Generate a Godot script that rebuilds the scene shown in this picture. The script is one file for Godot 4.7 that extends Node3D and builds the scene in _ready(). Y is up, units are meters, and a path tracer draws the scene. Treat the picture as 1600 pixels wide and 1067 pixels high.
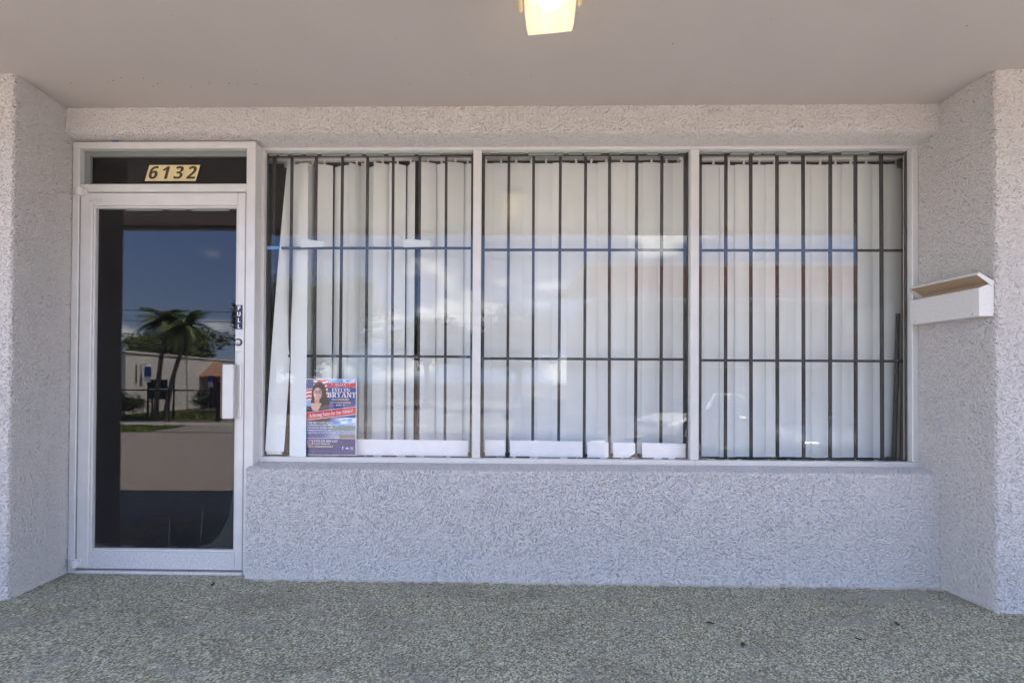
extends Node3D
# y up, metres. z = 0 is the face of the stucco apron wall, +z the street; x = 0 straight in front of the camera.

var M := {}
var st: SurfaceTool
var taken := {}
var rng := RandomNumberGenerator.new()

# ------------------------------------------------------------------ bookkeeping
func numbered(called: String) -> String:
	if not taken.has(called):
		taken[called] = 0
		return called
	taken[called] += 1
	return "%s_%03d" % [called, taken[called]]

func tag(o: Node, label: String, category: String, group := "") -> Node:
	o.set_meta("label", label)
	o.set_meta("category", category)
	if group != "":
		o.set_meta("group", group)
	return o

func thing(called: String, at: Vector3, label: String, category: String, group := "", turn := 0.0) -> Node3D:
	var o := Node3D.new()
	o.name = numbered(called)
	add_child(o)
	o.position = at
	o.rotation.y = turn
	tag(o, label, category, group)
	return o

func put(mesh: Mesh, called: String, mat: Material, parent: Node = null, at := Vector3.ZERO) -> MeshInstance3D:
	var o := MeshInstance3D.new()
	o.name = called if parent else numbered(called)
	o.mesh = mesh
	o.material_override = mat
	o.position = at
	if parent:
		parent.add_child(o, true)
	else:
		add_child(o)
	return o

func structure(o: Node) -> Node:
	o.set_meta("kind", "structure")
	return o

# ------------------------------------------------------------------ shapes
func begin() -> void:
	st = SurfaceTool.new()
	st.begin(Mesh.PRIMITIVE_TRIANGLES)

func done(called: String, mat: Material, parent: Node = null, at := Vector3.ZERO) -> MeshInstance3D:
	return put(st.commit(), called, mat, parent, at)

func tri(a: Vector3, b: Vector3, c: Vector3, out: Vector3) -> void:
	var n := (b - a).cross(c - a)
	if n.length() < 1e-12:
		return
	n = n.normalized()
	if n.dot(out) < 0.0:
		n = -n
	else:
		var t := b
		b = c
		c = t
	for p in [a, b, c]:
		st.set_normal(n)
		st.add_vertex(p)

func quad(a: Vector3, b: Vector3, c: Vector3, d: Vector3, out: Vector3) -> void:
	tri(a, b, c, out)
	tri(a, c, d, out)

# a box with chamfered edges
func cbox(c: Vector3, s: Vector3, b := 0.0, t := Transform3D.IDENTITY) -> void:
	var h := s * 0.5
	b = minf(b, minf(h.x, minf(h.y, h.z)) * 0.9)
	var core := t * c
	for ax in 3:
		var u := (ax + 1) % 3
		var w := (ax + 2) % 3
		for sg in [-1.0, 1.0]:
			var q := []
			for k in [[-1, -1], [1, -1], [1, 1], [-1, 1]]:
				var p := Vector3.ZERO
				p[ax] = sg * h[ax]
				p[u] = k[0] * (h[u] - b)
				p[w] = k[1] * (h[w] - b)
				q.append(t * (c + p))
			quad(q[0], q[1], q[2], q[3], (q[0] + q[2]) * 0.5 - core)
		if b > 0.0:
			for su in [-1.0, 1.0]:
				for sw in [-1.0, 1.0]:
					var e := []
					for k in [[-1, 0], [1, 0], [1, 1], [-1, 1]]:
						var p := Vector3.ZERO
						p[ax] = k[0] * (h[ax] - b)
						p[u] = su * (h[u] - (b if k[1] else 0.0))
						p[w] = sw * (h[w] - (0.0 if k[1] else b))
						e.append(t * (c + p))
					quad(e[0], e[1], e[2], e[3], (e[0] + e[2]) * 0.5 - core)
	if b > 0.0:
		for x in [-1.0, 1.0]:
			for y in [-1.0, 1.0]:
				for z in [-1.0, 1.0]:
					var sg := Vector3(x, y, z)
					var p1 := sg * (h - Vector3(0, b, b))
					var p2 := sg * (h - Vector3(b, 0, b))
					var p3 := sg * (h - Vector3(b, b, 0))
					tri(t * (c + p1), t * (c + p2), t * (c + p3), t * (c + sg) - core)

# a box given by its limits
func lim(x0: float, x1: float, y0: float, y1: float, z0: float, z1: float, b := 0.0) -> void:
	cbox(Vector3(x0 + x1, y0 + y1, z0 + z1) * 0.5, Vector3(absf(x1 - x0), absf(y1 - y0), absf(z1 - z0)), b)

func slab(called: String, mat: Material, parent: Node, x0: float, x1: float, y0: float, y1: float, z0: float, z1: float, b := 0.0) -> MeshInstance3D:
	begin()
	lim(x0, x1, y0, y1, z0, z1, b)
	return done(called, mat, parent)

func tube(pts: Array, radii: Array, sides := 8) -> void:
	var rings := []
	for i in pts.size():
		var d: Vector3 = (pts[mini(i + 1, pts.size() - 1)] - pts[maxi(i - 1, 0)]).normalized()
		var s := d.cross(Vector3(0.31, 0.2, 0.93)).normalized()
		var w := s.cross(d)
		var ring := []
		for k in sides:
			var a := TAU * k / sides
			ring.append([pts[i] + (s * cos(a) + w * sin(a)) * radii[i], s * cos(a) + w * sin(a)])
		rings.append(ring)
	for i in rings.size() - 1:
		for k in sides:
			var m := (k + 1) % sides
			var q := [rings[i][k], rings[i][m], rings[i + 1][m], rings[i + 1][k]]
			var flip: bool = (q[1][0] - q[0][0]).cross(q[2][0] - q[0][0]).dot(q[0][1]) > 0.0
			for idx in ([0, 2, 1, 0, 3, 2] if flip else [0, 1, 2, 0, 2, 3]):
				st.set_normal(q[idx][1])
				st.add_vertex(q[idx][0])
	for e in [0, rings.size() - 1]:
		var mid: Vector3 = pts[e]
		var out: Vector3 = (pts[0] - pts[1]) if e == 0 else (pts[e] - pts[e - 1])
		for k in sides:
			tri(mid, rings[e][k][0], rings[e][(k + 1) % sides][0], out)

# rotate a profile (radius, height along the axis) round an axis through c
func lathe(c: Vector3, axis: Vector3, prof: Array, sides := 20) -> void:
	var s := axis.cross(Vector3(0.31, 0.2, 0.93)).normalized()
	var w := s.cross(axis)
	for i in prof.size() - 1:
		for k in sides:
			var a0 := TAU * k / sides
			var a1 := TAU * (k + 1) / sides
			var p := []
			for j in [[i, a0], [i, a1], [i + 1, a1], [i + 1, a0]]:
				p.append(c + axis * prof[j[0]].y + (s * cos(j[1]) + w * sin(j[1])) * prof[j[0]].x)
			var am := (a0 + a1) * 0.5
			var rad := s * cos(am) + w * sin(am)
			var dp: Vector2 = prof[i + 1] - prof[i]
			quad(p[0], p[1], p[2], p[3], rad * dp.y - axis * dp.x)

# a flat outline in x, y pushed out to a thickness along z
func prism(outline: PackedVector2Array, z0: float, z1: float, t := Transform3D.IDENTITY) -> void:
	var ix := Geometry2D.triangulate_polygon(outline)
	var nz := t.basis * Vector3(0, 0, 1)
	for i in range(0, ix.size(), 3):
		var a := outline[ix[i]]
		var b := outline[ix[i + 1]]
		var c := outline[ix[i + 2]]
		tri(t * Vector3(a.x, a.y, z1), t * Vector3(b.x, b.y, z1), t * Vector3(c.x, c.y, z1), nz * signf(z1 - z0))
		tri(t * Vector3(a.x, a.y, z0), t * Vector3(b.x, b.y, z0), t * Vector3(c.x, c.y, z0), -nz * signf(z1 - z0))
	var turn := -1.0 if Geometry2D.is_polygon_clockwise(outline) else 1.0
	for i in outline.size():
		var a := outline[i]
		var b := outline[(i + 1) % outline.size()]
		var e := (b - a) * turn
		quad(t * Vector3(a.x, a.y, z0), t * Vector3(b.x, b.y, z0), t * Vector3(b.x, b.y, z1), t * Vector3(a.x, a.y, z1), t.basis * Vector3(e.y, -e.x, 0))

func text(parent: Node, s: String, at: Vector3, height: float, mat: Material, font: Font, width := 0.0, shear := 0.0, turn := 0.0) -> MeshInstance3D:
	var tm := TextMesh.new()
	tm.text = s
	tm.font = font
	tm.font_size = 64
	tm.pixel_size = 0.01
	tm.depth = 0.0006
	tm.curve_step = 4.0
	var box := tm.get_aabb().size
	var k := height / 0.46      # capital letters are about 0.46 high
	var kx := k if width <= 0.0 else width / maxf(box.x, 0.001)
	var o := put(tm, "lettering", mat, parent)
	o.transform = Transform3D(Basis(Vector3(0, 0, 1), turn) * Basis(Vector3(kx, 0, 0), Vector3(shear * k, k, 0), Vector3(0, 0, 1)), at)
	return o

# ------------------------------------------------------------------ materials
func mat(r: float, g: float, b: float, rough := 0.8, metal := 0.0) -> StandardMaterial3D:
	var m := StandardMaterial3D.new()
	m.albedo_color = Color(r, g, b).linear_to_srgb()
	m.roughness = rough
	m.metallic = metal
	return m

func noise_tex(freq: float, lo: Color, hi: Color, seed_ := 1, size := 512, type := FastNoiseLite.TYPE_SIMPLEX_SMOOTH, octaves := 5) -> NoiseTexture2D:
	var n := FastNoiseLite.new()
	n.noise_type = type
	n.frequency = freq
	n.fractal_octaves = octaves
	n.seed = seed_
	var t := NoiseTexture2D.new()
	t.width = size
	t.height = size
	t.seamless = true
	t.noise = n
	var g := Gradient.new()
	g.set_color(0, lo.linear_to_srgb())
	g.set_color(1, hi.linear_to_srgb())
	t.color_ramp = g
	return t

func grain(m: StandardMaterial3D, freq: float, spread: float, scale: float, seed_ := 1, bump := 0.0) -> StandardMaterial3D:
	# mottled colour, with relief in centimetres
	m.albedo_texture = noise_tex(freq, Color(1 - spread, 1 - spread, 1 - spread), Color(1, 1, 1), seed_)
	if bump > 0.0:
		m.heightmap_enabled = true
		m.heightmap_scale = bump
		m.heightmap_texture = m.albedo_texture
	m.uv1_triplanar = true
	m.uv1_world_triplanar = true
	m.uv1_scale = Vector3.ONE * scale
	return m

func tinted(rough := 0.9) -> StandardMaterial3D:
	var m := mat(1, 1, 1, rough)
	m.vertex_color_use_as_albedo = true
	return m

func make_materials() -> void:
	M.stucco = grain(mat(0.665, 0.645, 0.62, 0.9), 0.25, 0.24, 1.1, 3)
	M.plain_stucco = grain(mat(0.56, 0.54, 0.53, 0.9), 0.06, 0.3, 2.0, 4, 1.0)
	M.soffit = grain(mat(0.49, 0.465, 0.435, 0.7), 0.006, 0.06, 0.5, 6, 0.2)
	M.aluminium = grain(mat(0.70, 0.70, 0.68, 0.38, 0.15), 0.012, 0.10, 1.2, 7)
	M.worn_aluminium = grain(mat(0.70, 0.69, 0.685, 0.45, 0.1), 0.04, 0.28, 3.0, 8)
	M.dark_metal = mat(0.10, 0.10, 0.10, 0.4, 0.3)
	M.steel = mat(0.62, 0.62, 0.62, 0.3, 0.9)
	M.gasket = mat(0.02, 0.025, 0.022, 0.7)
	M.bar = grain(mat(0.035, 0.034, 0.032, 0.55), 0.05, 0.4, 5.0, 9)
	M.slat = grain(mat(0.88, 0.93, 0.90, 0.5), 0.004, 0.07, 1.2, 10)
	M.slat.backlight_enabled = true
	M.slat.backlight = Color(0.35, 0.34, 0.3)
	M.slat_b = grain(mat(0.86, 0.905, 0.87, 0.5), 0.004, 0.08, 1.4, 11)
	M.slat_b.backlight_enabled = true
	M.slat_b.backlight = Color(0.32, 0.31, 0.27)
	M.plastic = mat(0.78, 0.78, 0.74, 0.45)
	M.board = grain(mat(0.86, 0.87, 0.88, 0.6), 0.01, 0.06, 2.0, 12)
	M.glass = mat(0.05, 0.06, 0.055, 0.0)
	M.glass.transparency = BaseMaterial3D.TRANSPARENCY_ALPHA
	M.glass.albedo_color.a = 0.004
	M.glass.metallic_specular = 0.43
	M.film = mat(0.003, 0.003, 0.004, 1.0)
	M.film.specular_mode = BaseMaterial3D.SPECULAR_DISABLED
	M.caulk = mat(0.20, 0.225, 0.215, 0.7)
	M.residue = mat(0.30, 0.34, 0.34, 0.8)
	M.residue.transparency = BaseMaterial3D.TRANSPARENCY_ALPHA
	M.residue.albedo_color.a = 0.05
	M.brass = grain(mat(0.82, 0.68, 0.36, 0.45), 0.03, 0.25, 9.0, 13)
	M.black = mat(0.018, 0.018, 0.018, 0.5)
	M.digit = grain(mat(0.085, 0.07, 0.03, 0.6), 0.12, 0.8, 12.0, 14)
	M.white_print = mat(0.85, 0.85, 0.85, 0.6)
	M.navy = mat(0.02, 0.025, 0.07, 0.5)
	M.mail_white = grain(mat(0.74, 0.74, 0.72, 0.4), 0.03, 0.12, 4.0, 15)
	M.rust = grain(mat(0.74, 0.56, 0.38, 0.85), 0.06, 0.6, 7.0, 16, 0.15)
	M.wood = grain(mat(0.26, 0.17, 0.10, 0.8), 0.03, 0.5, 4.0, 17)
	M.room = mat(0.22, 0.20, 0.185, 0.9)
	M.concrete = grain(mat(0.36, 0.35, 0.33, 0.9), 0.03, 0.3, 0.8, 18, 0.3)
	M.asphalt = grain(mat(0.25, 0.215, 0.195, 0.92), 0.02, 0.3, 0.35, 19, 0.4)
	M.line = grain(mat(0.7, 0.69, 0.64, 0.8), 0.04, 0.3, 1.5, 20)
	M.soil = grain(mat(0.12, 0.085, 0.06, 0.95), 0.04, 0.5, 1.0, 21)
	M.grass = mat(0.06, 0.10, 0.025, 0.9)
	M.grass.vertex_color_use_as_albedo = true
	M.leaf = tinted(0.6)
	M.leaf.backlight_enabled = true
	M.leaf.backlight = Color(0.4, 0.45, 0.2)
	M.bark = grain(mat(0.2, 0.165, 0.13, 0.95), 0.05, 0.5, 3.0, 22, 0.6)
	M.white_wall = grain(mat(0.62, 0.60, 0.59, 0.9), 0.02, 0.12, 0.6, 23)
	M.tan_wall = grain(mat(0.34, 0.31, 0.28, 0.9), 0.02, 0.15, 0.6, 26)
	M.tile = grain(mat(0.46, 0.17, 0.09, 0.85), 0.05, 0.4, 2.0, 24)
	M.tile_pale = grain(mat(0.42, 0.24, 0.16, 0.85), 0.05, 0.4, 2.0, 25)
	M.orange = mat(0.45, 0.16, 0.06, 0.8)
	M.red = mat(0.22, 0.03, 0.03, 0.5)
	M.rubber = mat(0.02, 0.02, 0.02, 0.85)
	M.fence = mat(0.02, 0.02, 0.02, 0.6)
	M.blue = mat(0.02, 0.10, 0.42, 0.5)
	M.car_glass = mat(0.015, 0.02, 0.022, 0.05)
	M.lamp_red = mat(0.35, 0.02, 0.02, 0.2)
	M.chrome = mat(0.7, 0.7, 0.72, 0.2, 1.0)

# ------------------------------------------------------------------ stucco
var n_line := FastNoiseLite.new()
var n_mask := FastNoiseLite.new()
var n_lump := FastNoiseLite.new()

func make_noises() -> void:
	n_line.seed = 5
	n_line.frequency = 90.0
	n_line.fractal_octaves = 1
	n_line.fractal_gain = 0.55
	n_mask.seed = 17
	n_mask.frequency = 66.0
	n_mask.fractal_type = FastNoiseLite.FRACTAL_NONE
	n_lump.seed = 29
	n_lump.frequency = 125.0
	n_lump.fractal_octaves = 2

func stucco_height(p: Vector3) -> float:
	# a blunt, lumpy coat broken by short narrow cracks and small holes
	var g := n_lump.get_noise_3dv(p)
	var d := n_line.get_noise_3dv(p)
	var m := n_mask.get_noise_3dv(p)
	var crack := clampf(1.0 - absf(d) / 0.17, 0.0, 1.0) * smoothstep(-0.36, 0.12, m)
	var hole := smoothstep(0.36, 0.58, g)
	return 0.0038 * g - 0.0150 * crack - 0.0090 * hole + 0.0015

# rounds the corners of a line and walks it in even steps: [points, normals]; side +1 or -1 picks the side the normals point to
func walk(line: Array, radius: float, step: float, side: float) -> Array:
	var dense: Array[Vector2] = []
	for i in line.size():
		var p: Vector2 = line[i]
		if i == 0 or i == line.size() - 1:
			dense.append(p)
			continue
		var a: Vector2 = (line[i - 1] - p).normalized()
		var b: Vector2 = (line[i + 1] - p).normalized()
		for k in 9:
			var t := k / 8.0
			dense.append((p + a * radius).lerp(p, t).lerp(p.lerp(p + b * radius, t), t))
	var total := 0.0
	for i in dense.size() - 1:
		total += dense[i].distance_to(dense[i + 1])
	var n := int(ceil(total / step))
	var pts: Array[Vector2] = []
	var at := 0
	var passed := 0.0
	for k in n + 1:
		var want := total * k / n
		while at < dense.size() - 2 and passed + dense[at].distance_to(dense[at + 1]) < want:
			passed += dense[at].distance_to(dense[at + 1])
			at += 1
		var seg := dense[at].distance_to(dense[at + 1])
		pts.append(dense[at].lerp(dense[at + 1], clampf((want - passed) / maxf(seg, 1e-9), 0.0, 1.0)))
	var ns: Array[Vector2] = []
	for k in pts.size():
		var d := (pts[mini(k + 1, pts.size() - 1)] - pts[maxi(k - 1, 0)]).normalized()
		ns.append(Vector2(d.y, -d.x) * side)
	return [pts, ns]

# sweeps a profile along an axis; plane "y": profile is (x, z) swept up y; plane "x": profile is (y, z) swept along x
func stucco(line: Array, radius: float, side: float, plane: String, t0: float, t1: float, step: float) -> ArrayMesh:
	var w := walk(line, radius, step, side)
	var cols: int = w[0].size()
	var rows := int(ceil((t1 - t0) / step)) + 1
	var v := PackedVector3Array()
	v.resize(cols * rows)
	for j in rows:
		var t := lerpf(t0, t1, j / float(rows - 1))
		for i in cols:
			var q: Vector2 = w[0][i]
			var m: Vector2 = w[1][i]
			var p := Vector3(q.x, t, q.y) if plane == "y" else Vector3(t, q.x, q.y)
			var n := Vector3(m.x, 0, m.y) if plane == "y" else Vector3(0, m.x, m.y)
			v[j * cols + i] = p + n * stucco_height(p)
	var nn := PackedVector3Array()
	nn.resize(v.size())
	for j in rows:
		for i in cols:
			var du := v[j * cols + mini(i + 1, cols - 1)] - v[j * cols + maxi(i - 1, 0)]
			var dv := v[mini(j + 1, rows - 1) * cols + i] - v[maxi(j - 1, 0) * cols + i]
			var n := du.cross(dv).normalized()
			var m: Vector2 = w[1][i]
			var base := Vector3(m.x, 0, m.y) if plane == "y" else Vector3(0, m.x, m.y)
			nn[j * cols + i] = n if n.dot(base) >= 0.0 else -n
	var mid: Vector2 = w[1][0]
	var base0 := Vector3(mid.x, 0, mid.y) if plane == "y" else Vector3(0, mid.x, mid.y)
	var flip := (v[1] - v[0]).cross(v[cols] - v[0]).dot(base0) > 0.0
	return grid_mesh(v, nn, cols, rows, flip)

func grid_mesh(v: PackedVector3Array, nn: PackedVector3Array, cols: int, rows: int, flip: bool, colors := PackedColorArray()) -> ArrayMesh:
	var ix := PackedInt32Array()
	ix.resize((cols - 1) * (rows - 1) * 6)
	var o := 0
	for j in rows - 1:
		for i in cols - 1:
			var a := j * cols + i
			var b := a + 1
			var c := a + cols
			var d := c + 1
			ix[o] = a
			ix[o + 1] = c if flip else b
			ix[o + 2] = b if flip else c
			ix[o + 3] = b
			ix[o + 4] = c if flip else d
			ix[o + 5] = d if flip else c
			o += 6
	var arr := []
	arr.resize(Mesh.ARRAY_MAX)
	arr[Mesh.ARRAY_VERTEX] = v
	arr[Mesh.ARRAY_NORMAL] = nn
	arr[Mesh.ARRAY_INDEX] = ix
	if colors.size():
		arr[Mesh.ARRAY_COLOR] = colors
	var am := ArrayMesh.new()
	am.add_surface_from_arrays(Mesh.PRIMITIVE_TRIANGLES, arr)
	return am

# ------------------------------------------------------------------ sky
func sky_image() -> ImageTexture:
	var w := 1024
	var h := 512
	var im := Image.create(w, h, false, Image.FORMAT_RGBF)
	var n := FastNoiseLite.new()
	n.seed = 11
	n.frequency = 1.5
	n.fractal_octaves = 6
	n.fractal_gain = 0.52
	var big := FastNoiseLite.new()
	big.seed = 40
	big.frequency = 0.55
	big.fractal_octaves = 2
	for y in h:
		var el := (0.5 - (y + 0.5) / h) * PI
		var s := sin(el)
		for x in w:
			if s < -0.02:
				im.set_pixel(x, y, Color(0.22, 0.21, 0.2))
				continue
			var az := TAU * (x + 0.5) / w
			var blue := Color(0.085, 0.155, 0.36).lerp(Color(0.28, 0.36, 0.49), pow(1.0 - clampf(s, 0.0, 1.0), 5.0))
			var d := Vector3(cos(az) * cos(el), maxf(s, 0.0), sin(az) * cos(el))
			var p := Vector3(d.x, d.y * 2.3, d.z) * 2.2
			var cover := n.get_noise_3dv(p) + 0.55 * big.get_noise_3dv(p * 0.9)
			var k := smoothstep(0.13, 0.36, cover)
			var thick := smoothstep(0.22, 0.6, cover)
			var cloud := Color(1.05, 1.04, 1.02).lerp(Color(0.72, 0.75, 0.80), thick)
			im.set_pixel(x, y, blue.lerp(cloud, k * 0.95))
	return ImageTexture.create_from_image(im)

# ================================================================== the place
func _ready() -> void:
	rng.seed = 7
	# camera: a wide lens, shifted, turned a little to the left and up
	var cam := Camera3D.new()
	cam.name = "camera"
	add_child(cam)
	var near := 0.05
	cam.set_frustum(near * 1067.0 / 760.0, Vector2(64.0, 57.5) * near / 760.0, near, 400.0)
	cam.basis = Basis(Vector3.UP, deg_to_rad(1.08)) * Basis(Vector3.RIGHT, deg_to_rad(0.5)) * Basis(Vector3(0, 0, 1), deg_to_rad(0.33))
	cam.position = Vector3(0, 1.092, 2.676)
	cam.current = true
	# sky, sun, exposure (set for the shade under the canopy)
	var env := Environment.new()
	env.background_mode = Environment.BG_SKY
	var sky := Sky.new()
	var pano := PanoramaSkyMaterial.new()
	pano.panorama = sky_image()
	sky.sky_material = pano
	env.sky = sky
	env.sky_rotation = Vector3(0, deg_to_rad(42.0), 0)
	env.tonemap_mode = Environment.TONE_MAPPER_LINEAR
	env.tonemap_exposure = 6.0
	env.sdfgi_enabled = true
	env.ssao_enabled = true
	env.ssil_enabled = true
	var we := WorldEnvironment.new()
	we.name = "daylight"
	we.environment = env
	add_child(we)
	var sun := DirectionalLight3D.new()
	sun.name = "sun"
	sun.light_energy = 1.5
	sun.light_color = Color(1.0, 0.96, 0.9)
	sun.light_angular_distance = 0.5
	sun.shadow_enabled = true
	add_child(sun)
	sun.look_at_from_position(Vector3(4.2, 9.0, -0.35), Vector3.ZERO, Vector3(0, 0, 1))

	make_materials()
	make_noises()
	ground()
	shop()
	front_door()
	window()
	grilles()
	blinds()
	sill_things()
	poster()
	mailbox()
	ceiling_light()
	leaves_on_floor()
	across_the_road()
	cars()

# ------------------------------------------------------------------ ground
func lot_y(z: float) -> float:
	if z < 6.0:
		return lerpf(-0.15, -0.55, clampf((z - 1.95) / 4.05, 0.0, 1.0))
	return lerpf(-0.55, -0.7, clampf((z - 6.0) / 4.0, 0.0, 1.0))

func ground() -> void:
	# walkway slab, with its exposed pebbles where the photograph shows them
	var walkway := structure(slab("walkway", M.concrete, null, -14, 14, -0.4, -0.004, -0.12, 1.93, 0.01))
	var cell := FastNoiseLite.new()
	cell.noise_type = FastNoiseLite.TYPE_CELLULAR
	cell.seed = 3
	cell.frequency = 180.0
	cell.fractal_type = FastNoiseLite.FRACTAL_NONE
	cell.cellular_return_type = FastNoiseLite.RETURN_CELL_VALUE
	var dist: FastNoiseLite = cell.duplicate()
	dist.cellular_return_type = FastNoiseLite.RETURN_DISTANCE
	var stain := FastNoiseLite.new()
	stain.seed = 8
	stain.frequency = 1.7
	stain.fractal_octaves = 5
	var dx := 0.004
	var x0 := -2.7
	var z0 := -0.11
	var cols := int(5.5 / dx) + 1
	var rows := int(1.15 / dx) + 1
	var v := PackedVector3Array()
	var col := PackedColorArray()
	v.resize(cols * rows)
	col.resize(cols * rows)
	var shades := [Color(0.085, 0.088, 0.062), Color(0.20, 0.207, 0.138), Color(0.27, 0.277, 0.187), Color(0.34, 0.342, 0.24), Color(0.43, 0.43, 0.32), Color(0.26, 0.205, 0.12), Color(0.54, 0.53, 0.41), Color(0.13, 0.134, 0.095)]
	for j in rows:
		var z := z0 + j * dx
		for i in cols:
			var x := x0 + i * dx
			var id := cell.get_noise_2d(x, z)
			var d := clampf(dist.get_noise_2d(x, z) + 1.0, 0.0, 1.0)
			var h := 0.0022 * (1.0 - d * d) * (0.5 + 0.5 * fposmod(id * 37.0, 1.0))
			v[j * cols + i] = Vector3(x, h - 0.001, z)
			var c: Color = shades[int(fposmod(id * 53.7, 1.0) * 7.999)]
			if d > 0.72:
				c = Color(0.135, 0.132, 0.096)          # cement between the pebbles
			var s := stain.get_noise_2d(x * 1.0, z * 1.6)
			c = c.lerp(Color(0.105, 0.092, 0.072), 0.22 * smoothstep(0.16, 0.34, s))
			var pale := stain.get_noise_2d(x * 1.3 + 31.0, z * 4.0 + 7.0)
			c = c.lerp(Color(0.24, 0.235, 0.22), 0.35 * smoothstep(0.28, 0.34, pale))
			# cement smeared in the corner by the pier and along the foot of the wall
			var blot := 0.45 - Vector2((x - 2.25) / 0.55, (z - 0.06) / 0.16).length() * 0.45 + stain.get_noise_2d(x * 4.0 + 9.0, z * 7.0)
			c = c.lerp(Color(0.27, 0.26, 0.215), 0.8 * smoothstep(0.16, 0.26, blot))
			if x > -1.28 and z < 0.022 + 0.03 * stain.get_noise_2d(x * 9.0, 3.0):
				c = c.lerp(Color(0.52, 0.50, 0.45), 0.8)
			col[j * cols + i] = c * 1.1
	var nn := PackedVector3Array()
	nn.resize(v.size())
	for j in rows:
		for i in cols:
			var du := v[j * cols + mini(i + 1, cols - 1)] - v[j * cols + maxi(i - 1, 0)]
			var dv := v[mini(j + 1, rows - 1) * cols + i] - v[maxi(j - 1, 0) * cols + i]
			nn[j * cols + i] = dv.cross(du).normalized()
	var peb := put(grid_mesh(v, nn, cols, rows, false, col), "pebble_aggregate", tinted(0.75), walkway)
	peb.set_meta("kind", "stuff")
	slab("kerb", M.concrete, walkway, -14, 14, -0.4, 0.0, 1.9305, 1.99, 0.01)

	# parking lot falling away to the road
	begin()
	var zs := [1.97, 3.0, 4.0, 5.0, 6.0, 7.0, 8.0, 10.0, 13.8]
	for k in zs.size() - 1:
		var a: float = zs[k]
		var b: float = zs[k + 1]
		quad(Vector3(-60, lot_y(a), a), Vector3(60, lot_y(a), a), Vector3(60, lot_y(b), b), Vector3(-60, lot_y(b), b), Vector3.UP)
	structure(done("parking_lot", M.asphalt))
	begin()
	quad(Vector3(-300, -0.72, 13.8), Vector3(300, -0.72, 13.8), Vector3(300, -0.72, 350), Vector3(-300, -0.72, 350), Vector3.UP)
	quad(Vector3(-300, -0.72, -300), Vector3(300, -0.72, -300), Vector3(300, -0.72, 13.8), Vector3(-300, -0.72, 13.8), Vector3.UP)
	structure(done("ground", M.soil))
	structure(slab("pavement", M.concrete, null, -60, 60, -0.9, -0.66, 16.2, 17.5, 0.01))
	structure(slab("driveway", M.asphalt, null, -11.4, 4, -0.9, -0.675, 13.8, 16.2, 0.0))
	structure(slab("road_across_the_gate", M.asphalt, null, -11.6, 30, -0.9, -0.69, 17.5, 45, 0.0))
	for k in 3:
		var x := 2.85 + 2.75 * k
		begin()
		for s in 6:
			var a := 2.3 + s * 0.75
			var b := a + 0.75
			quad(Vector3(x, lot_y(a) + 0.004, a), Vector3(x + 0.1, lot_y(a) + 0.004, a), Vector3(x + 0.1, lot_y(b) + 0.004, b), Vector3(x, lot_y(b) + 0.004, b), Vector3.UP)
		structure(done("bay_marking", M.line))
	grass("grass", Rect2(-45, 13.8, 33.6, 2.4), 5200, "short green grass on the verge between road and pavement")
	grass("grass", Rect2(-18.2, 19.6, 5.6, 5.0), 4200, "green lawn beside the white wall behind the fence")

func grass(called: String, r: Rect2, count: int, label: String) -> void:
	begin()
	for i in count:
		var p := Vector3(r.position.x + rng.randf() * r.size.x, -0.71, r.position.y + rng.randf() * r.size.y)
		var a := rng.randf() * PI
		var s := Vector3(cos(a), 0, sin(a)) * rng.randf_range(0.05, 0.14)
		var up := Vector3(rng.randf_range(-0.05, 0.05), rng.randf_range(0.05, 0.12), rng.randf_range(-0.05, 0.05))
		var c := Color(0.07, 0.12, 0.03).lerp(Color(0.17, 0.19, 0.06), rng.randf())
		st.set_color(c)
		tri(p - s, p + s, p + up, Vector3(0, 0.3, -1))
	st.set_color(Color(0.075, 0.105, 0.03))
	var y := -0.70
	quad(Vector3(r.position.x, y, r.position.y), Vector3(r.end.x, y, r.position.y), Vector3(r.end.x, y, r.end.y), Vector3(r.position.x, y, r.end.y), Vector3.UP)
	var o := done(called, tinted(0.95))
	o.set_meta("kind", "stuff")
	tag(o, label, "grass")

# ------------------------------------------------------------------ the shop
const XL := -2.336
const XR := 2.485
const TOP := 2.62

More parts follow.
